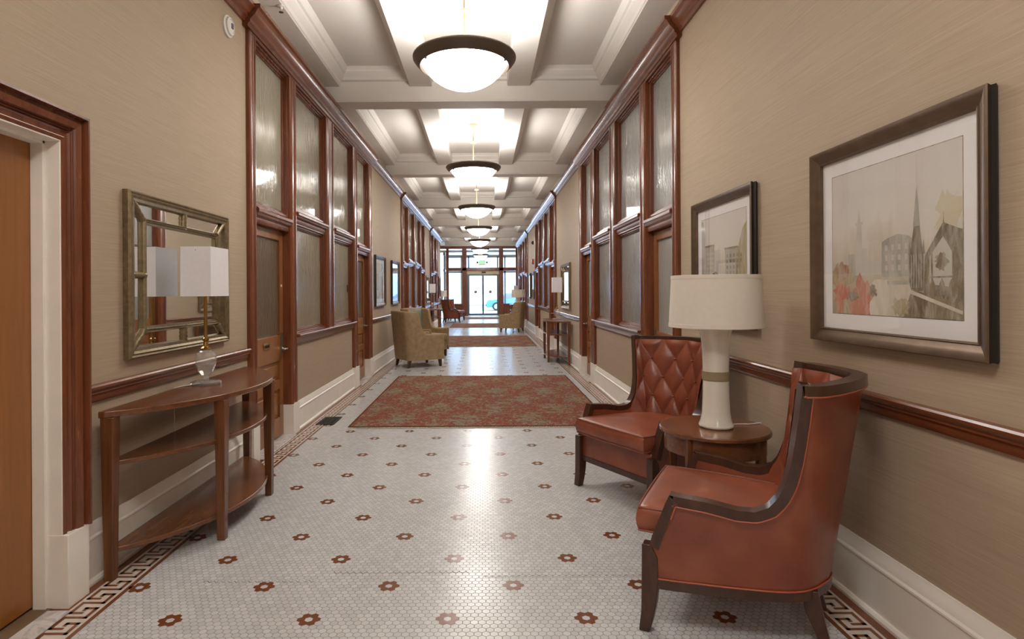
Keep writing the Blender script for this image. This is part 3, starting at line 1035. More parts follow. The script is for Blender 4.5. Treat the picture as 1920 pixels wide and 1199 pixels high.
# ------------------------------------------------------------------ pendants
def pendant():
    t = thing('pendant_light', 'x', 'pendant light', (CX, 4.87, 0))
    m = MB()
    m.lathe([(0.352, 3.246), (0.372, 3.236), (0.39, 3.25), (0.412, 3.272), (0.43, 3.298), (0.432, 3.312), (0.424, 3.322), (0.408, 3.318), (0.39, 3.29), (0.366, 3.262), (0.352, 3.258)], seg=64, cap=False)
    v0 = len(m.v)
    m.build('rim', M['bronze'], t, smooth=True, angle=50)
    m = MB()
    dep, rim = 0.200, 0.353
    R = (rim * rim + dep * dep) / (2 * dep)
    pr = []
    for i in range(17):
        q = rim * math.cos(i / 16 * PI / 2)
        pr.append((max(0.0005, q), 3.252 - (math.sqrt(R * R - q * q) - (R - dep))))
    m.lathe(pr[::-1], seg=64, cap=False)
    m.build('bowl', M['bowl'], t, smooth=True, angle=80)
    m = MB()
    m.tube([(0, 0, 3.20), (0, 0, 3.97)], 0.0075, 8)
    m.build('rod', M['cream_metal'], t, smooth=True)
    m = MB()
    m.lathe([(0.008, 3.69), (0.05, 3.695), (0.052, 3.705), (0.03, 3.72), (0.008, 3.725)], seg=24)
    m.build('coupler', M['cream_metal'], t, smooth=True)
    m = MB()
    m.lathe([(0.02, 3.945), (0.07, 3.955), (0.078, 3.98)], seg=28)
    m.build('canopy', M['cream_metal'], t, smooth=True)
    for i in range(3):
        a = 2 * PI * i / 3 + 1.2
        m = MB()
        m.tube([(0.40 * math.cos(a), 0.40 * math.sin(a), 3.30), (0.02 * math.cos(a), 0.02 * math.sin(a), 3.30)], 0.005, 6)
        m.build('spoke', M['bronze'], t)
        m = MB()
        m.lathe([(0.012, 3.226), (0.012, 3.246)], (0.366 * math.cos(a + 0.45), 0.366 * math.sin(a + 0.45), 0), 10)
        m.build('screw', M['bronze'], t)
    L = bpy.data.lights.new('pendant_bulb', 'AREA')
    L.shape = 'DISK'
    L.size = 0.56
    L.energy = PEND_UP
    L.color = (1.0, 0.975, 0.945)
    L.spread = PI
    lo = bpy.data.objects.new('bulb', L)
    COL.objects.link(lo)
    lo.parent = t
    lo.location = (0, 0, 3.268)
    lo.rotation_euler = (PI, 0, 0)
    return t
P0 = pendant()
G = 'bowl pendants along the ceiling'
labs = ['largest white bowl pendant with dark bronze rim, nearest in view', 'white bowl pendant with dark rim, second along the ceiling', 'white bowl pendant with dark rim, third along the ceiling', 'white bowl pendant with dark rim, fourth along the ceiling',
        'white bowl pendant with dark rim, fifth along the ceiling', 'white bowl pendant with dark rim, sixth along the ceiling', 'smallest bowl pendant, last before the entrance screen']
P0['label'] = labs[0]
P0['group'] = G
for k in range(1, 7):
    dup(P0, (CX, 4.87 + 4.25 * k, 0), 0, labs[k], G)
dup(P0, (CX, 0.62, 0), 0, 'unseen white bowl pendant directly overhead, added above the frame for its light', G)  # unseen repeat of the row, added for its light
dup(P0, (CX, -3.63, 0), 0, 'unseen white bowl pendant added behind the viewer for its light', G)  # also unseen, added as soft fill from behind

# ------------------------------------------------------------------ seating: lofted shell chairs
def loft_chair_shell(B, T, ztab, zb, zr, n=8):
    """stations of half a plan (right side, front to back centre) mirrored to the full horseshoe.
    returns list of (u, P(z) function, outward normal, ztop)"""
    Bs, Ts = catmull(B, n), catmull(T, n)
    L = len(Bs)
    half = []
    for i in range(L):
        u = i / n
        half.append((u, Bs[i], Ts[i], interp(ztab, u)))
    full = half + [(u, (-b[0], b[1]), (-t[0], t[1]), z) for u, b, t, z in reversed(half[:-1])]
    return full
def shell_point(st, z, zb, zr, off=0.0, nrm=None):
    f = (z - zb) / (zr - zb)
    x = lerp(st[1][0], st[2][0], f)
    y = lerp(st[1][1], st[2][1], f)
    if nrm is not None:
        x += nrm[0] * off
        y += nrm[1] * off
    return Vector((x, y, z))
def shell_normals(full):
    N = []
    n = len(full)
    for i in range(n):
        a, b = full[max(i - 1, 0)], full[min(i + 1, n - 1)]
        ax, ay = (a[1][0] + a[2][0]) / 2, (a[1][1] + a[2][1]) / 2
        bx, by = (b[1][0] + b[2][0]) / 2, (b[1][1] + b[2][1]) / 2
        tx, ty = bx - ax, by - ay
        l = math.hypot(tx, ty) or 1
        N.append((-ty / l, tx / l))
    # orient outward
    cx, cy = 0, 0
    for i in range(n):
        mx, my = (full[i][1][0] + full[i][2][0]) / 2, (full[i][1][1] + full[i][2][1]) / 2
        if N[i][0] * mx + N[i][1] * (my - 0.1) < 0: N[i] = (-N[i][0], -N[i][1])
    return N
def rounded_pad(outline, z0, z1, crown=0.02, r=0.02, rows=5):
    """cushion from a plan outline (ccw list): returns MB"""
    m = MB()
    cx = sum(p[0] for p in outline) / len(outline)
    cy = sum(p[1] for p in outline) / len(outline)
    n = len(outline)
    def ring(s, z, ins=0.0):
        out = []
        for x, y in outline:
            l = math.hypot(x - cx, y - cy)
            k = max(0.02, (l - ins) / l) * s
            out.append((cx + (x - cx) * k, cy + (y - cy) * k, z))
        return out
    h = z1 - z0
    rws = [ring(0.02, z0), ring(1, z0, r * 1.1), ring(1, z0 + 0.1 * h, r * 0.35), ring(1, z0 + 0.28 * h, r * 0.05), ring(1, z0 + 0.5 * h, -r * 0.12), ring(1, z1 - 0.28 * h, 0.0),
           ring(1, z1 - 0.10 * h, r * 0.3), ring(1, z1 - 0.02 * h, r * 0.75), ring(1, z1 + crown * 0.12, r * 1.5)]
    for s in (0.80, 0.62, 0.42, 0.22, 0.02):
        rws.append(ring(s, z1 + crown * (1 - s ** 2.4)))
    m.grid(rws, closed=True)
    m.add(rws[0], [tuple(range(n))[::-1]])
    m.add(rws[-1], [tuple(range(n))])
    return m

def leather_chair():
    C = thing('tufted_armchair', 'x', 'armchair')
    B = [(.35, .345), (.335, .25), (.314, .155), (.295, .07), (.275, -.01), (.255, -.08), (.234, -.134), (.21, -.175), (.183, -.206), (.145, -.234), (.10, -.258), (.05, -.28), (0, -.290)]
    T = [(.372, .33), (.385, .22), (.39, .10), (.39, 0.0), (.39, -.09), (.388, -.15), (.385, -.189), (.368, -.245), (.31, -.292), (.24, -.333), (.165, -.368), (.085, -.397), (0, -.412)]
    ZB, ZR = 0.205, 1.018
    zt = [(0, .345), (.22, .40), (.45, .46), (.62, .52), (.74, .557), (2, .547), (3.2, .528), (3.9, .53), (4.5, .552), (4.95, .592), (5.35, .655), (5.65, .74), (5.85, .86), (6.0, 1.016), (12, 1.022)]
    full = loft_chair_shell(B, T, zt, ZB, ZR, 8)
    N = shell_normals(full)
    K = 14
    # outer leather
    rows = []
    for k in range(K + 1):
        rows.append([shell_point(st, lerp(ZB, st[3] - 0.012, k / K), ZB, ZR, 0.004, N[i]) for i, st in enumerate(full)])
    m = MB()
    m.grid(rows)
    m.build('outer_upholstery', M['leather'], C, smooth=True, angle=80, fix=True)
    # inner leather arms + back with diamond tufting
    rows = []
    lo = 0.40
    cols = [i for i, st in enumerate(full)]
    arc = [0.0]
    for i in range(1, len(full)):
        a, b = full[i - 1], full[i]
        arc.append(arc[-1] + math.hypot((b[1][0] + b[2][0] - a[1][0] - a[2][0]) / 2, (b[1][1] + b[2][1] - a[1][1] - a[2][1]) / 2))
    mid = arc[-1] / 2
    SX, SZ, ZC0 = 0.168, 0.262, 0.470
    KZ = 44
    def tuft(a, z):
        p, q = a / SX + (z - ZC0) / SZ, a / SX - (z - ZC0) / SZ
        return (abs(math.sin(PI * p)) * abs(math.sin(PI * q))) ** 0.55
    # finer stations for the back
    fine = []
    for i in range(len(full) - 1):
        for k in range(2):
            t = k / 2
            A, Bq = full[i], full[i + 1]
            fine.append((None, (lerp(A[1][0], Bq[1][0], t), lerp(A[1][1], Bq[1][1], t)), (lerp(A[2][0], Bq[2][0], t), lerp(A[2][1], Bq[2][1], t)), lerp(A[3], Bq[3], t), lerp(arc[i], arc[i + 1], t) - mid))
    fine.append(full[-1][:4] + (arc[-1] - mid,))
    NF = shell_normals(fine)
    for k in range(KZ + 1):
        row = []
        for i, st in enumerate(fine):
            z = lerp(lo - 0.03, st[3] - 0.022, k / KZ)
            a = st[4]
            wgt = max(0.0, min(1.0, (0.46 - abs(a)) / 0.10))
            pil = tuft(a, z) * 0.024 * wgt * min(1.0, max(0.0, (st[3] - z) / 0.05))
            off = -0.040 - 0.018 * wgt - pil
            row.append(shell_point(st, z, ZB, ZR, off, NF[i]))
        rows.append(row)
    m = MB()
    m.grid(rows)
    back = m.build('inner_upholstery', M['leather'], C, smooth=True, angle=80)
    # buttons
    done = 0
    for pi in range(-8, 12):
        for qi in range(-12, 9):
            a = SX * (pi + qi) / 2
            z = ZC0 + SZ * (pi - qi) / 2
            if abs(a) > 0.36 or not (0.47 < z < 0.96): continue
            best = min(range(len(fine)), key=lambda i: abs(fine[i][4] - a))
            if z > fine[best][3] - 0.06: continue
            p = shell_point(fine[best], z, ZB, ZR, -0.064, NF[best])
            mm = MB()
            mm.lathe([(0.0005, -0.006), (0.008, -0.005), (0.011, 0.0), (0.008, 0.005), (0.0005, 0.006)], (p.x, p.y, p.z), 10, cap=False)
            mm.build('button', M['leather'], C, smooth=True, angle=80)
    # wooden band along the whole top edge, swept section
    m = MB()
    pts = []
    for i, st in enumerate(full): pts.append(shell_point(st, st[3], ZB, ZR))
    secs = []
    n = len(pts)
    for i in range(n):
        t = (pts[min(i + 1, n - 1)] - pts[max(i - 1, 0)]).normalized()
        nn = Vector((N[i][0], N[i][1], 0))
        nn = (nn - t * nn.dot(t)).normalized()
        b = nn.cross(t).normalized()
        c = pts[i]
        inward = Vector((0, 0, -1)) - t * Vector((0, 0, -1)).dot(t)
        if i < 0.74 * 8 or i > n - 1 - 0.74 * 8: inward = Vector((0, -1, -0.4))
        elif 5.2 * 8 < i < 6.0 * 8 or n - 1 - 6.0 * 8 < i < n - 1 - 5.2 * 8: inward = Vector((0, -1, -0.3))
        if b.dot(inward) < 0: b = -b
        hw = 0.036
        secs.append([c + nn * 0.010, c + nn * 0.012 + b * hw, c - nn * 0.046 + b * hw, c - nn * 0.044])
    m.grid([list(q) for q in secs], closed=True)
    m.add(secs[0], [(0, 1, 2, 3)])
    m.add(secs[-1], [(3, 2, 1, 0)])
    m.build('frame_band', M['dark_wood'], C, smooth=True, angle=45, bevel=0.004)
    # piping under the band
    m = MB()
    pp = []
    for i in range(n):
        s = secs[i]
        pp.append(s[1] + (s[1] - s[0]) * 0.10 + Vector((N[i][0], N[i][1], 0)) * -0.002)
    m.tube(pp[4:-4], 0.0035, 6)
    bl = [shell_point(st, ZB + 0.012, ZB, ZR, 0.008, N[i]) for i, st in enumerate(full)]
    m.tube(bl, 0.0035, 6)
    m.build('piping', M['piping'], C, smooth=True)
    # bottom rail
    m = MB()
    rr = []
    for i, st in enumerate(full):
        nn = N[i]
        p = shell_point(st, ZB, ZB, ZR)
        q = lambda o, z: (p.x + nn[0] * o, p.y + nn[1] * o, z)
        rr.append([q(0.010, 0.178), q(0.010, 0.213), q(-0.045, 0.213), q(-0.045, 0.178)])
    m.grid(rr, closed=True)
    m.box(-0.35, 0.35, 0.315, 0.350, 0.178, 0.213)
    m.build('bottom_rail', M['dark_wood'], C, smooth=True, angle=40)
    # apron and seat deck
    m = MB()
    m.box(-0.325, 0.325, 0.29, 0.343, 0.205, 0.368)
    m.build('apron', M['leather'], C, bevel=0.008)
    ol = [(-.30, .28), (-.26, .0), (-.18, -.15), (-.05, -.235), (.05, -.235), (.18, -.15), (.26, .0), (.30, .28)]
    m = MB()
    m.prism(ol, lambda x, y, z: (x, y, z), 0.19, 0.37)
    m.build('seat_deck', M['leather'], C)
    # cushion
    ol = [(-.318, .402), (-.318, .30), (-.305, .16), (-.285, .02), (-.25, -.10), (-.19, -.19), (-.10, -.235), (0, -.25), (.10, -.235), (.19, -.19), (.25, -.10), (.285, .02), (.305, .16), (.318, .30), (.318, .402), (.16, .408), (0, .41), (-.16, .408)]
    ol2 = []
    for i in range(len(ol)):
        a, b = ol[i], ol[(i + 1) % len(ol)]
        for k in range(4): ol2.append((lerp(a[0], b[0], k / 4), lerp(a[1], b[1], k / 4)))
    m = rounded_pad(ol2, 0.372, 0.478, 0.024, r=0.026)
    cu = m.build('seat_cushion', M['leather'], C, smooth=True, angle=80)
    m = MB()
    for z, e in ((0.473, 0.975), (0.380, 0.975)):
        m.tube([(x * e, (y - .1) * e + .1, z) for x, y in ol2[40:] + ol2[:20]], 0.0045, 6)
    m.build('cushion_piping', M['leather'], cu, smooth=True)
    # legs: sabre front legs, splayed rear legs
    for s in (-1, 1):
        prof = [(.385, 0.0), (.345, 0.0), (.330, .05), (.318, .11), (.312, .17), (.310, .23), (.312, .30), (.335, .348), (.372, .348), (.374, .20), (.376, .08)]
        m = MB()
        m.prism(prof, lambda y, z, x: (x, y, z), s * 0.312, s * 0.362)
        m.build('leg', M['dark_wood'], C, bevel=0.004)
        prof = [(-.290, 0.0), (-.255, 0.0), (-.225, .07), (-.20, .13), (-.185, .21), (-.245, .21), (-.262, .12), (-.278, .05)]
        m = MB()
        m.prism(prof, lambda y, z, x: (x, y, z), s * 0.125, s * 0.175)
        m.build('leg', M['dark_wood'], C, bevel=0.004)
    return C
LC = leather_chair()
def face_left(th):
    """rotation so local +y (forward) points to (-cos th, sin th)"""
    return math.atan2(-(-math.cos(th)), math.sin(th))
LC.location = (1.117, 2.458, 0)
LC.rotation_euler = (0, 0, face_left(0.476))
LC['label'] = 'nearest chestnut leather armchair with dark wood frame, its side towards the viewer'
GC = 'chestnut leather armchairs'
LC['group'] = GC
dup(LC, (1.136, 3.939, 0), face_left(-0.521), 'chestnut leather armchair with button-tufted back behind the round side table', GC)
def face_right(th): return math.atan2(-math.cos(th), math.sin(th))
dup(LC, (-1.52, 25.95, 0), face_right(0.35), 'small distant red leather armchair at left near the entrance, nearer of two', GC)
dup(LC, (-1.40, 27.75, 0), face_right(-0.35), 'small distant red leather armchair at left, farther one by the entrance screen', GC)

def wing_chair():
    C = thing('wing_chair', 'x', 'armchair')
    B = [(.36, .37), (.36, .28), (.36, .18), (.358, .08), (.355, -.02), (.35, -.12), (.342, -.20), (.33, -.28), (.29, -.325), (.22, -.34), (.14, -.347), (.07, -.35), (0, -.35)]
    T = [(.372, .37), (.375, .28), (.378, .17), (.382, .06), (.386, -.05), (.388, -.13), (.386, -.20), (.378, -.30), (.335, -.39), (.25, -.415), (.16, -.425), (.08, -.43), (0, -.43)]
    ZB, ZR = 0.135, 1.02
    zt = [(0, .60), (1.5, .598), (2.8, .595), (3.4, .605), (3.9, .64), (4.3, .71), (4.6, .80), (4.85, .90), (5.1, .97), (5.5, 1.0), (7, 1.012), (12, 1.022)]
    full = loft_chair_shell(B, T, zt, ZB, ZR, 6)
    N = shell_normals(full)
    th = 0.085
    K = 10
    ring = []
    for i, st in enumerate(full):
        col = []
        for k in range(K + 1): col.append(shell_point(st, lerp(ZB, st[3] - 0.025, k / K), ZB, ZR, 0, N[i]))
        z = st[3]
        col.append(shell_point(st, z - 0.006, ZB, ZR, -0.010, N[i]))
        col.append(shell_point(st, z, ZB, ZR, -0.03, N[i]))
        col.append(shell_point(st, z - 0.002, ZB, ZR, -0.06, N[i]))
        col.append(shell_point(st, z - 0.012, ZB, ZR, -0.078, N[i]))
        for k in range(K + 1): col.append(shell_point(st, lerp(z - 0.03, 0.30, k / K), ZB, ZR, -th, N[i]))
        ring.append(col)
    m = MB()
    m.grid(ring)
    for col in (ring[0], ring[-1]):
        k = len(col)
        m.add(col, [tuple(range(k))])
    m.build('shell', M['tan'], C, smooth=True, angle=60)
    # inner back panel in sage
    rows = []
    L = len(full)
    for k in range(9):
        row = []
        for i in range(int(8.2 * 6), L - int(8.2 * 6)):
            st = full[i]
            z = lerp(0.44, 0.99, k / 8)
            puff = 0.03 * math.sin(PI * min(1, (k + 0.5) / 9))
            row.append(shell_point(st, z, ZB, ZR, -th - 0.004 - puff, N[i]))
        rows.append(row)
    m = MB()
    m.grid(rows)
    m.build('back_cushion', M['sage'], C, smooth=True, angle=80, solid=0.02)
    m = MB()
    m.box(-0.33, 0.33, -0.30, 0.355, 0.137, 0.34)
    m.build('seat_base', M['tan'], C, bevel=0.015)
    ol = [(-.275, .395), (-.275, .2), (-.275, 0), (-.27, -.2), (-.2, -.26), (0, -.27), (.2, -.26), (.27, -.2), (.275, 0), (.275, .2), (.275, .395), (.14, .40), (0, .40), (-.14, .40)]
    m = rounded_pad(ol, 0.342, 0.475, 0.02)
    m.build('seat_cushion', M['tan'], C, smooth=True, angle=80)
    for x, y, dx, dy in ((.30, .31, .0, .015), (-.30, .31, .0, .015), (.28, -.27, 0.0, -.03), (-.28, -.27, 0.0, -.03)):
        m = MB()
        m.frustum((x + dx - .018, x + dx + .018, y + dy - .018, y + dy + .018, 0), (x - .03, x + .03, y - .03, y + .03, .14))
        m.build('leg', M['dark_wood'], C, bevel=0.003)
    return C
WC = wing_chair()
GW = 'olive tan wing chairs'
WC.location = (-1.23, 10.74, 0)
WC.rotation_euler = (0, 0, face_right(math.radians(30)))
WC['label'] = 'olive tan wing chair at left seen from behind, nearest beyond the rug'
WC['group'] = GW
dup(WC, (-1.25, 12.27, 0), face_right(math.radians(-30)), 'olive tan wing chair at left turned to face the viewer, partly hidden behind the other', GW)
dup(WC, (0.97, 19.68, 0), face_left(math.radians(18)), 'olive tan wing chair standing by the right wall, seen from behind', GW)

# ------------------------------------------------------------------ half-round console tables
def console():
    C = thing('console_table', 'x', 'console table')
    # local: x along the wall (-.83...83), y out from the wall (0...45)
    hl, sg = 0.83, 0.45
    R = (hl * hl + sg * sg) / (2 * sg)
    def arc(h, s, y0, n=28, chamf=0.03):
        Rr = (h * h + s * s) / (2 * s)
        pts = [(-h, y0), ]
        for i in range(n + 1):
            x = -h + 2 * h * i / n
            y = y0 + chamf + (s - chamf) * (math.sqrt(max(0, Rr * Rr - x * x)) - (Rr - s)) / s
            pts.append((x, y))
        pts.append((h, y0))
        return pts
    def slab(name, h, s, y0, z0, z1):
        m = MB()
        m.prism(arc(h, s, y0), lambda x, y, z: (x, y, z), z0, z1)
        m.build(name, M['walnut'], C, bevel=0.004)
    slab('table_top', hl, sg, 0.0, 0.770, 0.800)
    slab('middle_shelf', hl - 0.05, sg - 0.045, 0.01, 0.532, 0.555)
    slab('bottom_shelf', hl - 0.05, sg - 0.045, 0.01, 0.118, 0.142)
    for x, y in ((-hl + 0.035, 0.035), (hl - 0.035, 0.035), (-0.35, 0.362), (0.35, 0.362)):
        m = MB()
        m.frustum((x - .021, x + .021, y - .021, y + .021, 0), (x - .03, x + .03, y - .03, y + .03, .77))
        m.build('leg', M['walnut_z'], C, bevel=0.003)
    return C
CT = console()
GT = 'half-round console tables'
# left wall: local y -> +X ; rotate -90deg: x->-Y, y->+X
CT.location = (-1.806, 3.545, 0)
CT.rotation_euler = (0, 0, -PI / 2)
CT['label'] = 'half-round walnut console table at left foreground under the mirror'
CT['group'] = GT
dup(CT, (1.592, 11.46, 0), PI / 2, 'half-round console table against the right wall beyond the rug', GT)
dup(CT, (-1.822, 19.2, 0), -PI / 2, 'half-round console table at left, far down beyond the wing chairs', GT)
dup(CT, (1.592, 25.95, 0), PI / 2, 'half-round console table at far right behind the wing chair', GT)

# ------------------------------------------------------------------ lamps
def crystal_lamp():
    C = thing('crystal_table_lamp', 'x', 'table lamp')
    m = MB()
    m.lathe([(0.002, 0.0), (0.085, 0.0), (0.088, 0.006), (0.088, 0.016), (0.07, 0.022), (0.03, 0.026), (0.002, 0.027)], seg=16, cap=False)
    m.build('base', M['crystal'], C)
    m = MB()
    m.lathe([(0.002, 0.027), (0.016, 0.028), (0.018, 0.04), (0.012, 0.05), (0.022, 0.055), (0.042, 0.08), (0.058, 0.12), (0.062, 0.15), (0.060, 0.175), (0.046, 0.20), (0.026, 0.212), (0.002, 0.213)], seg=14, cap=False)
    m.build('body', M['crystal'], C)
    m = MB()
    m.lathe([(0.002, 0.213), (0.032, 0.214), (0.034, 0.222), (0.016, 0.232), (0.012, 0.26), (0.018, 0.265), (0.018, 0.28), (0.0105, 0.285), (0.0105, 0.60), (0.002, 0.60)], seg=16, cap=False)
    m.build('stem', M['brass'], C, smooth=True, angle=40)
    m = MB()
    hx, hy, z0, z1 = 0.12, 0.088, 0.535, 0.828      # shade half sizes: along the wall, out from the wall
    for k, (a, b) in enumerate((((-hx, -hy), (hx, -hy)), ((hx, -hy), (hx, hy)), ((hx, hy), (-hx, hy)), ((-hx, hy), (-hx, -hy)))):
        m.add([(a[0], a[1], z0), (b[0], b[1], z0), (b[0] * .985, b[1] * .985, z1), (a[0] * .985, a[1] * .985, z1)], [(0, 1, 2, 3)])
    m.build('lamp_shade', M['shade_white'], C, solid=0.004)
    m = MB()
    m.tube([(-hx, 0, z1 - 0.02), (hx, 0, z1 - 0.02)], 0.003, 6)
    m.tube([(0, 0, 0.60), (0, 0, z1 - 0.01)], 0.003, 6)
    m.build('shade_spider', M['brass'], C)
    return C
CL = crystal_lamp()
GL = 'crystal lamps with box shades'
CL.location = (-1.69, 3.53, 0.80)
CL.rotation_euler = (0, 0, -PI / 2)
CL['label'] = 'crystal lamp with white box shade in front of the left foreground mirror'
CL['group'] = GL
m = MB()
m.tube([(0.03, -0.02, 0.012), (0.10, -0.09, 0.006), (0.13, -0.122, 0.0), (0.13, -0.124, -0.10), (0.125, -0.124, -0.25)], 0.0025, 6)
cord_o = m.build('cord', M['white_plastic'], None, smooth=True)
dup(CL, (1.44, 11.46, 0.80), PI / 2, 'crystal lamp with box shade on the right console table', GL)
dup(CL, (-1.69, 19.2, 0.80), -PI / 2, 'crystal lamp with box shade on the distant left console', GL)
dup(CL, (1.44, 25.95, 0.80), PI / 2, 'crystal lamp with box shade at far right near the entrance', GL)
cord_o.parent = CL

def side_table():
    C = thing('side_table', 'x', 'side table')
    R = 0.287
    m = MB()
    m.lathe([(0.001, .580), (R - 0.006, .580), (R, .586), (R, .600), (R - 0.005, .607), (0.001, .607)], seg=56, cap=False)
    m.build('table_top', M['walnut'], C, smooth=True, angle=30)
    m = MB()
    m.lathe([(R - 0.045, .485), (R - 0.025, .485), (R - 0.025, .580), (R - 0.045, .580)], seg=56, cap=False)
    m.build('apron', M['walnut'], C, smooth=True, angle=30)
    m = MB()
    m.lathe([(0.001, .14), (R - 0.05, .14), (R - 0.046, .15), (R - 0.05, .162), (0.001, .162)], seg=48, cap=False)
    m.build('lower_shelf', M['walnut'], C, smooth=True, angle=30)
    for k in range(4):
        a = k * PI / 2 + 0.72
        c, s = (R - 0.035) * math.cos(a), (R - 0.035) * math.sin(a)
        m = MB()
        m.frustum((c - .017, c + .017, s - .017, s + .017, 0), (c - .022, c + .022, s - .022, s + .022, .582))
        m.build('leg', M['walnut_z'], C, bevel=0.003)
    return C
ST = side_table()
GS = 'round side tables'
ST.location = (1.257, 3.185, 0)
ST['label'] = 'round walnut side table between the two leather armchairs at right'
ST['group'] = GS
dup(ST, (1.24, 21.0, 0), 0, 'round side table hidden behind the right wing chair', GS)
dup(ST, (-1.95, 26.9, 0), 0, 'round side table behind the distant red leather armchairs', GS)

def column_lamp():
    C = thing('ceramic_table_lamp', 'x', 'table lamp')
    m = MB()
    m.lathe([(0.002, 0), (0.078, 0.0), (0.088, 0.006), (0.090, 0.014), (0.080, 0.04), (0.073, 0.08), (0.069, 0.16), (0.0675, 0.24), (0.068, 0.255), (0.0665, 0.256), (0.0665, 0.305), (0.068, 0.306), (0.068, 0.33), (0.070, 0.40), (0.074, 0.46), (0.080, 0.51), (0.088, 0.535), (0.088, 0.545), (0.07, 0.549), (0.002, 0.55)], seg=40, cap=False)
    m.build('base', M['ceramic'], C, smooth=True, angle=30)
    m = MB()
    m.lathe([(0.0676, 0.257), (0.0715, 0.259), (0.0715, 0.303), (0.0676, 0.305)], seg=40, cap=False)
    m.build('band', M['taupe'], C, smooth=True, angle=30)
    m = MB()
    m.tube([(0, 0, 0.55), (0, 0, 0.80)], 0.008, 10)
    m.lathe([(0.002, 0.825), (0.012, 0.828), (0.012, 0.838), (0.002, 0.846)], seg=12, cap=False)
    m.build('stem', M['nickel'], C, smooth=True)
    m = MB()
    z0, z1, r0, r1 = 0.545, 0.826, 0.243, 0.230
    m.lathe([(r0, z0), (r0 + 0.0015, z0 + 0.001), (r0 + 0.001, z0 + 0.02), (r0 - 0.0005, z0 + 0.021), (r1 + 0.0005, z1 - 0.021), (r1 + 0.002, z1 - 0.02), (r1 + 0.0015, z1 - 0.001), (r1, z1), (r1 - 0.003, z1), (r1 - 0.003, z1 - 0.01), (r0 - 0.003, z0 + 0.004)], seg=64, cap=False)
    m.build('lamp_shade', M['shade'], C, smooth=True, angle=50)
    m = MB()
    for k in range(3):
        a = k * 2 * PI / 3
        m.tube([(0, 0, 0.815), (r1 * math.cos(a), r1 * math.sin(a), 0.815)], 0.003, 6)
    m.build('shade_spider', M['nickel'], C)
    return C
CO = column_lamp()
GO = 'ceramic lamps with drum shades'
CO.location = (1.262, 3.168, 0.607)
CO['label'] = 'cream ceramic column lamp with drum shade between the leather armchairs'
CO['group'] = GO
dup(CO, (1.24, 21.0, 0.607), 0, 'lamp with cream drum shade showing above the right wing chair', GO)
dup(CO, (-1.95, 26.9, 0.607), 0, 'lamp with cream drum shade above the distant red leather armchairs', GO)
m = MB()
m.tube([(0.085, 0.03, 0.006), (0.14, 0.05, 0.004), (0.20, 0.045, 0.004), (0.27, 0.07, 0.004), (0.279, 0.073, 0.003)], 0.003, 6)
m.build('cord', M['white_plastic'], CO, smooth=True)

# ------------------------------------------------------------------ wall mirrors  (local x along wall, y out, z up)
def wall_mirror():
    C = thing('wall_mirror', 'x', 'mirror')
    W, Hh = 0.585, 0.442
    def rect_frame(m, w, h, t, y0, y1, y2):
        """mitred frame, outer half sizes w,h, width t; raised section y0 (outer) y1 (ridge) y2 (inner)"""
        outer = [(-w, -h), (w, -h), (w, h), (-w, h)]
        def ring(k, y): return [(sx * (w - k), y, sz * (h - k)) for sx, sz in ((-1, -1), (1, -1), (1, 1), (-1, 1))]
        rows = [ring(0, 0.0), ring(0, y0), ring(t * .18, y1), ring(t * .35, y1 * .8), ring(t * .5, y1), ring(t * .72, y2), ring(t, y2 * .9), ring(t, 0.0)]
        m.grid(rows, closed=True)
    m = MB()
    rect_frame(m, W, Hh, 0.055, 0.028, 0.040, 0.032)
    m.build('frame', M['silverleaf'], C, smooth=True, angle=20)
    iw, ih = W - 0.165, Hh - 0.15
    m = MB()
    rect_frame(m, iw + 0.02, ih + 0.02, 0.034, 0.020, 0.030, 0.020)
    m.build('inner_frame', M['silverleaf'], C, smooth=True, angle=20)
    def bar(a, b, r=0.016):
        m = MB()
        n = 9
        pts = [(lerp(a[0], b[0], k / n), 0.014, lerp(a[1], b[1], k / n)) for k in range(n + 1)]
        m.tube(pts, [r * (1.0 + 0.25 * (k % 2)) for k in range(n + 1)], 8)
        m.build('corner_bar' if abs(a[0] - b[0]) > 0.02 and abs(a[1] - b[1]) > 0.02 else 'cross_bar', M['silverleaf'], C, smooth=True, angle=50)
    for sx in (-1, 1):
        for sz in (-1, 1):
            bar((sx * (W - 0.04), sz * (Hh - 0.04)), (sx * (iw + 0.01), sz * (ih + 0.01)))
        bar((sx * (W - 0.045), 0), (sx * iw, 0))
        bar((0, sx * (Hh - 0.045)), (0, sx * ih))
    def pane(x0, x1, z0, z1, quad=None):
        m = MB()
        q = quad or [(x0, z0), (x1, z0), (x1, z1), (x0, z1)]
        cx, cz = sum(p[0] for p in q) / 4, sum(p[1] for p in q) / 4
        def ins(p, d):
            dx, dz = cx - p[0], cz - p[1]
            return (p[0] + (d if dx > 0 else -d), p[1] + (d if dz > 0 else -d))
        m.grid([[(p[0], 0.006, p[1]) for p in q], [(ins(p, .014)[0], 0.008, ins(p, .014)[1]) for p in q]], closed=True)
        m.add([(ins(p, .014)[0], 0.008, ins(p, .014)[1]) for p in q], [(0, 1, 2, 3)])
        m.build('mirror_pane', M['mirror'], C)
    pane(-iw, iw, -ih, ih)
    e = 0.05
    for sx in (-1, 1):
        for sz in (-1, 1):
            pane(0, 0, 0, 0, [(sx * iw, 0.0), (sx * (W - e), 0.0), (sx * (W - e), sz * (Hh - e)), (sx * iw, sz * ih)])
            pane(0, 0, 0, 0, [(0.0, sz * ih), (sx * iw, sz * ih), (sx * (W - e), sz * (Hh - e)), (0.0, sz * (Hh - e))])
    m = MB()
    m.box(-W + .01, W - .01, 0, 0.004, -Hh + .01, Hh - .01)
    m.build('backing', M['frame_side'], C)
    return C
WM = wall_mirror()
GM = 'framed mirrors over the consoles'
WM.location = (XL + 0.001, 3.58, 1.452)
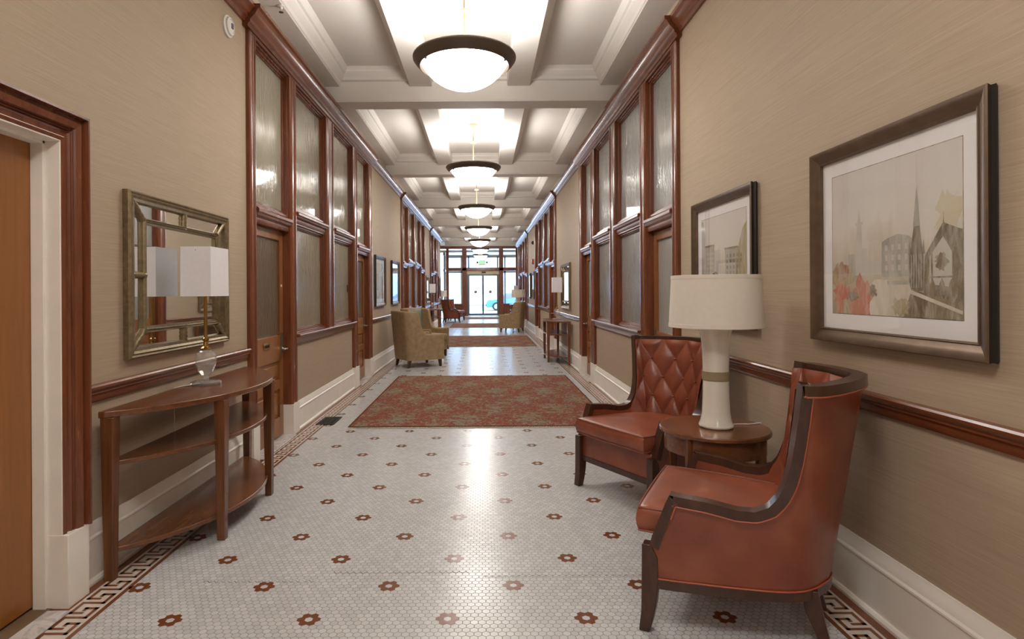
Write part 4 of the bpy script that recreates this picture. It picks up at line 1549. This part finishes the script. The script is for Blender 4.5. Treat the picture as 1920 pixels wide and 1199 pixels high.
WM.rotation_euler = (0, 0, -PI / 2)
WM['label'] = 'antique silver framed mirror with angled border panes on the left foreground wall'
WM['group'] = GM
dup(WM, (XR - 0.001, 11.42, 1.455), PI / 2, 'silver framed mirror on the right wall above the console table', GM)
dup(WM, (XL + 0.001, 19.2, 1.455), -PI / 2, 'small distant mirror on the left wall above the far console', GM)

# ------------------------------------------------------------------ framed prints  (local x along wall, y out, z up)
def art_mat(name, a, b, scale=8, mix=0.5, stretch=(1, 1, 0.35)):
    t = NT(name)
    v = t.mapping(t.coord(), scale=stretch)
    f = t.noise(v, scale, 6, 0.65, 0.7)
    col = t.ramp(f, [(0.5 - 0.22 * mix - .05, lin(a)), (0.5 + 0.22 * mix + .05, lin(b))])
    g = t.noise(t.mapping(t.coord(), scale=(26, 26, 7)), 1.0, 5, 0.7, 0.8)
    wash = t.ramp(g, [(0.44, (0, 0, 0, 1)), (0.62, (1, 1, 1, 1))])
    col = t.mix(t.math('MULTIPLY', wash, 0.5), col, lin((208, 200, 186)))
    t.set(color=col, rough=0.6, spec=0.2)
    return t.m
def art_sky():
    t = NT('print_pale_sky')
    v = t.coord()
    sx = t.new('ShaderNodeSeparateXYZ')
    t.l.new(v, sx.inputs[0])
    n = t.noise(t.mapping(v, scale=(5, 5, 1.2)), 2.2, 5, 0.6, 0.5)
    f = t.math('ADD', sx.outputs[2], t.math('MULTIPLY', t.math('SUBTRACT', n, 0.5), 0.45))
    col = t.ramp(t.math('ADD', t.math('MULTIPLY', f, 1.4), 0.5), [(0.05, lin((170, 156, 132))), (0.35, lin((204, 193, 172))), (0.6, lin((222, 216, 206))), (1, lin((214, 209, 204)))])
    t.set(color=col, rough=0.6, spec=0.2)
    return t.m
AM = dict(sky=art_sky(), haze=art_mat('print_hazy_grey', (190, 186, 178), (208, 203, 194)), grey=art_mat('print_grey_building', (150, 146, 136), (186, 182, 170)), dark=art_mat('print_dark_stone', (92, 84, 70), (152, 142, 122), 14),
          red=art_mat('print_red_wash', (206, 76, 58), (186, 138, 112), 7, 0.8), rust=art_mat('print_rust_wash', (166, 92, 62), (158, 144, 112), 9, 0.8), ochre=art_mat('print_ochre_wash', (176, 152, 100), (168, 156, 130), 7, 0.7),
          pale=art_mat('print_pale_road', (232, 226, 214), (196, 184, 162), 9, 0.6), cream=art_mat('print_cream_wash', (206, 192, 156), (216, 207, 186), 9, 0.7), umber=art_mat('print_umber_street', (118, 100, 78), (150, 134, 108), 10, 0.6), blue=art_mat('print_blue_wash', (138, 150, 160), (166, 166, 158), 8))
def blob(x, z, rx, rz, n=26, seed=0):
    r = random.Random(seed)
    return [(x + rx * (0.55 + 0.6 * r.random()) * math.cos(2 * PI * i / n), z + rz * (0.55 + 0.6 * r.random()) * math.sin(2 * PI * i / n)) for i in range(n)]
def scene_square():
    """generic town square: column, blocks, church with a spire (coordinates 0..1)"""
    L = []
    r = lambda a, b, c, d: [(a, b), (c, b), (c, d), (a, d)]
    L.append(('haze', r(.0, .26, .12, .36)))
    L.append(('haze', r(.12, .25, .22, .41)))
    L.append(('grey', r(.16, .25, .24, .42)))
    L.append(('haze', r(.33, .27, .45, .36)))
    L.append(('haze', r(.225, .27, .33, .45)))
    L.append(('haze', [(.232, .42), (.29, .42), (.282, .62), (.24, .62)]))
    L.append(('haze', r(.228, .615, .294, .635)))
    L.append(('haze', [(.245, .63), (.275, .63), (.262, .73)]))
    L.append(('grey', [(.45, .25), (.68, .25), (.68, .48), (.66, .50), (.58, .52), (.50, .50), (.455, .48)]))
    for i in range(4):
        for j in range(3): L.append(('haze', r(.48 + i * .05, .29 + j * .065, .50 + i * .05, .325 + j * .065)))
    L.append(('ochre', blob(.10, .27, .13, .10, seed=3)))
    L.append(('rust', blob(.11, .30, .08, .07, seed=4)))
    L.append(('cream', blob(.92, .60, .09, .15, seed=5)))
    # spire
    L.append(('dark', r(.66, .16, .76, .40)))
    L.append(('dark', [(.67, .40), (.755, .40), (.735, .55), (.695, .55)]))
    L.append(('grey', [(.69, .55), (.737, .55), (.715, .80)]))
    for x in (.665, .76): L.append(('dark', [(x - .012, .38), (x + .012, .38), (x, .47)]))
    # gabled church front
    L.append(('dark', [(.76, .10), (1.0, .08), (1.0, .50), (.99, .50), (.885, .55), (.77, .37)]))
    L.append(('haze', [(.80, .20), (.95, .18), (.95, .36), (.885, .47), (.80, .36)]))
    L.append(('umber', blob(.875, .33, .045, .055, seed=6)))
    for x in (.80, .86, .92): L.append(('umber', [(x, .14), (x + .035, .135), (x + .035, .20), (x + .018, .235), (x, .20)]))
    for x in (.775, .815, .945, .985): L.append(('umber', [(x - .006, .12), (x + .006, .12), (x + .006, .40 - abs(x - .885) * .3), (x - .006, .40 - abs(x - .885) * .3)]))
    for k in range(5): L.append(('grey', r(.675 + k * .017, .18, .681 + k * .017, .38)))
    L.append(('dark', r(.77, .235, .99, .245)))
    L.append(('dark', [(.885, .54), (.893, .54), (.889, .62)]))
    for k in range(9): L.append(('umber', blob(.78 + k * .024, .115, .008, .022, seed=40 + k)))
    for k in range(6): L.append(('umber', blob(.42 + k * .04, .215, .012, .008, seed=60 + k)))
    # foreground
    L.append(('pale', [(.28, .0), (.62, .0), (.68, .16), (.66, .22), (.40, .24), (.30, .15)]))
    L.append(('grey', r(.50, .20, .66, .225)))
    L.append(('umber', [(.62, .0), (1.0, .0), (1.0, .09), (.68, .17)]))
    L.append(('pale', [(.64, .155), (1.0, .03), (1.0, .05), (.64, .18)]))
    L.append(('ochre', blob(.60, .06, .08, .07, seed=9)))
    L.append(('red', blob(.10, .12, .10, .12, seed=1)))
    L.append(('red', blob(.28, .13, .10, .14, seed=2)))
    L.append(('red', [(.04, .0), (.36, .0), (.34, .08), (.05, .10)]))
    L.append(('dark', blob(.20, .125, .07, .035, seed=8)))
    L.append(('ochre', r(.11, .0, .17, .10)))
    L.append(('umber', blob(.38, .16, .04, .05, seed=12)))
    return L
def scene_street(seed=0):
    rr = random.Random(seed)
    L = []
    r = lambda a, b, c, d: [(a, b), (c, b), (c, d), (a, d)]
    L.append(('haze', r(.10, .22, .46, .62)))
    L.append(('grey', [(.0, .15), (.08, .15), (.09, .80), (.05, .98), (.0, .98)]))
    L.append(('grey', r(.10, .22, .32, .68)))
    L.append(('haze', r(.32, .25, .42, .56)))
    L.append(('grey', r(.56, .22, .80, .62)))
    L.append(('ochre', [(.80, .1), (1.0, .1), (1.0, .86), (.92, .80), (.84, .62), (.80, .6)]))
    for i in range(5):
        for j in range(6): L.append(('haze', r(.125 + i * .038, .30 + j * .055, .145 + i * .038, .33 + j * .055)))
    for i in range(5):
        for j in range(5): L.append(('umber', r(.60 + i * .07, .28 + j * .06, .63 + i * .07, .315 + j * .06)))
    L.append(('dark', r(.56, .61, .84, .63)))
    L.append(('dark', r(.10, .67, .33, .69)))
    L.append(('pale', [(.30, .0), (.62, .0), (.54, .30), (.46, .30)]))
    L.append(('red', blob(.62, .12, .16, .10, seed=seed + 1)))
    L.append(('red', blob(.86, .12, .12, .14, seed=seed + 2)))
    L.append(('rust', blob(.70, .24, .10, .08, seed=seed + 3)))
    L.append(('dark', r(.04, .02, .40, .28)))
    L.append(('haze', r(.07, .06, .37, .25)))
    L.append(('blue', r(.06, .0, .18, .12)))
    L.append(('umber', blob(.38, .12, .06, .08, seed=seed + 5)))
    return L
def framed_print(polys, label, loc, rot, group, w=0.5, h=0.443, mat_w=0.075):
    C = thing('framed_print', label, 'framed print', loc, rot, group)
    t = 0.062
    def ring(k, y): return [(sx * (w - k), y, sz * (h - k)) for sx, sz in ((-1, -1), (1, -1), (1, 1), (-1, 1))]
    m = MB()
    m.grid([ring(0.006, 0.002), ring(0.0, 0.012), ring(0.004, 0.026), ring(0.0, 0.040)], M['frame_side'], closed=True)
    m.grid([ring(0.0, 0.040), ring(0.004, 0.044), ring(0.010, 0.043), ring(t * .55, 0.030), ring(t * .86, 0.022), ring(t * .9, 0.026), ring(t, 0.024), ring(t, 0.008)], M['frame'], closed=True)
    m.build('frame', None, C, smooth=True, angle=25)
    iw, ih = w - t + .004, h - t + .004
    m = MB()
    m.box(-iw, iw, 0.006, 0.010, -ih, ih)
    m.build('mat', M['mat_board'], C)
    pw, ph = iw - mat_w, ih - mat_w * 0.98
    m = MB()
    m.box(-pw - .003, pw + .003, 0.009, 0.0102, -ph - .003, ph + .003, AM['umber'])
    m.box(-pw, pw, 0.009, 0.0104, -ph, ph, AM['sky'])
    y = 0.0105
    for mt, P in polys:
        y += 0.00003
        P = [(min(max(a, 0), 1), min(max(b, 0), 1)) for a, b in P]
        m.add([(pw - 2 * pw * a, y, -ph + 2 * ph * b) for a, b in P], [tuple(range(len(P)))], AM[mt])
    m.build('print', None, C, fix=False)
    m = MB()
    m.box(-iw, iw, 0.016, 0.018, -ih, ih)
    m.build('glass', M['picture_glass'], C)
    return C
GP = 'framed city prints'
# right wall: local y -> -X, x -> +Y at rot +90deg
framed_print(scene_square(), 'largest framed print, town square with a church spire, on the right foreground wall', (XR, 2.33, 1.556), PI / 2, GP)
framed_print(scene_street(20), 'framed street print on the right wall partly hidden by the drum lamp shade', (XR, 3.945, 1.556), PI / 2, GP)
framed_print(scene_street(30), 'framed print on the left wall above the tan wing chairs, nearer of the pair', (XL, 10.35, 1.556), -PI / 2, GP)
framed_print(scene_square(), 'framed print on the left wall above the tan wing chairs, farther of the pair', (XL, 12.12, 1.556), -PI / 2, GP)
framed_print(scene_street(40), 'small distant framed print on the right wall below the red alarm', (XR, 18.98, 1.556), PI / 2, GP)
framed_print(scene_street(50), 'small distant framed print on the right wall beyond the red alarm', (XR, 20.5, 1.556), PI / 2, GP)
framed_print(scene_street(60), 'small distant framed print on the left wall near the entrance lobby', (XL, 24.2, 1.556), -PI / 2, GP)

# ------------------------------------------------------------------ rugs
def rug(x0, x1, y0, y1, label):
    C = thing('area_rug', label, 'rug', ((x0 + x1) / 2, (y0 + y1) / 2, 0.0015), 0.0, 'floral area rugs')
    hw, hl = (x1 - x0) / 2, (y1 - y0) / 2
    m = MB()
    m.box(-hw + .02, hw - .02, -hl + .02, hl - .02, 0.0, 0.010)
    m.build('pile', M['rug'], C)
    m = MB()
    for a in ((-hw, -hw + .022, -hl, hl), (hw - .022, hw, -hl, hl), (-hw, hw, -hl, -hl + .022), (-hw, hw, hl - .022, hl)):
        m.box(a[0], a[1], a[2], a[3], 0.0, 0.0106)
    m.build('binding', M['rug_edge'], C, bevel=0.003)
    r = random.Random(int(y0 * 10))
    for s in (-1, 1):
        m = MB()
        x = -hw + 0.005
        while x < hw - 0.005:
            wv = 0.006 + 0.004 * r.random()
            l = 0.035 + 0.02 * r.random()
            dx = (r.random() - .5) * 0.02
            ya, yb = s * hl, s * (hl + l)
            m.add([(x, ya, 0.006), (x + wv, ya, 0.006), (x + wv + dx, yb, 0.002), (x + dx, yb, 0.002)], [(0, 1, 2, 3)])
            x += wv + 0.003
        m.build('fringe', M['fringe'], C, solid=0.002, fix=False)
    return C
rug(-1.365, 1.30, 5.80, 9.31, 'large red and sage floral rug nearest on the mosaic floor')
rug(-1.33, 1.31, 14.35, 17.84, 'red floral rug second along the hall beyond the wing chairs')
rug(-1.30, 1.28, 22.05, 24.95, 'red rug third along the hall, far from the viewer')
rug(-1.0, 0.9, 28.85, 31.2, 'farthest red rug just inside the entrance doors')

# ------------------------------------------------------------------ small fittings
def floor_register():
    C = thing('floor_register', 'black iron floor register let into the mosaic by the left border', 'floor vent', (-1.635, 6.13, 0.0))
    m = MB()
    hx, hy = 0.095, 0.18
    for a in ((-hx, -hx + .015, -hy, hy), (hx - .015, hx, -hy, hy), (-hx, hx, -hy, -hy + .015), (-hx, hx, hy - .015, hy)):
        m.box(a[0], a[1], a[2], a[3], 0.001, 0.006)
    m.build('frame', M['black_iron'], C)
    m = MB()
    m.box(-hx + .01, hx - .01, -hy + .01, hy - .01, 0.0012, 0.002)
    m.build('well_shade', M['dark_gap'], C)  # flat sheet, shade below the grille put into its colour
    m = MB()
    for k in range(7): m.box(-hx + .02 + k * .0235, -hx + .03 + k * .0235, -hy + .01, hy - .01, 0.002, 0.0055)
    for k in range(13): m.box(-hx + .01, hx - .01, -hy + .02 + k * .0265, -hy + .028 + k * .0265, 0.002, 0.005)
    m.build('grille', M['black_iron'], C)
floor_register()
def wall_disc(name, label, cat, s, y, z, prof, m1, led=None):
    C = thing(name, label, cat, (wx(s, 0), y, z), -PI / 2 if s < 0 else PI / 2)
    m = MB()
    m.lathe(prof, seg=28, cap=False)
    m.v = [(a, c, b) for a, b, c in m.v]
    m.build('body', m1, C, smooth=True, angle=35)
    return C
sd = wall_disc('smoke_detector', 'round white smoke detector high on the left wall by the cornice', 'smoke detector', -1, 4.24, 3.30, [(0.078, 0.0), (0.078, 0.012), (0.066, 0.018), (0.062, 0.030), (0.050, 0.036), (0.046, 0.030), (0.036, 0.034), (0.001, 0.038)], M['white_plastic'])
m = MB()
m.box(-0.012, 0.012, 0.036, 0.044, -0.018, 0.018)
m.build('sensor_window', M['gray_metal'], sd)
cm = wall_disc('dome_camera', 'tiny dark dome camera high on the right wall above the red alarm', 'security camera', 1, 18.95, 2.95, [(0.06, 0.0), (0.06, 0.02), (0.045, 0.05), (0.02, 0.065), (0.001, 0.07)], M['black_iron'])
C = thing('fire_alarm', 'small red fire alarm on the distant right wall', 'fire alarm', (XR, 18.95, 2.33), PI / 2)
m = MB()
m.box(-0.06, 0.06, 0, 0.05, -0.085, 0.085)
m.build('housing', M['red_plastic'], C, bevel=0.01)
m = MB()
m.box(-0.03, 0.03, 0.05, 0.075, 0.0, 0.06)
m.build('strobe', M['white_plastic'], C, bevel=0.006)
C = thing('sprinkler_head', 'white sprinkler head under the ceiling edge above the left office front', 'sprinkler', (-1.70, 4.92, 3.782))
m = MB()
m.lathe([(0.03, 0.0), (0.03, -0.006), (0.012, -0.01), (0.010, -0.03), (0.001, -0.03)], seg=18, cap=False)
m.build('escutcheon', M['white_plastic'], C, smooth=True)
m = MB()
m.lathe([(0.001, -0.05), (0.020, -0.05), (0.020, -0.053), (0.001, -0.053)], seg=18, cap=False)
m.tube([(0.008, 0, -0.03), (0.012, 0, -0.05)], 0.002, 6)
m.tube([(-0.008, 0, -0.03), (-0.012, 0, -0.05)], 0.002, 6)
m.build('deflector', M['nickel'], C)
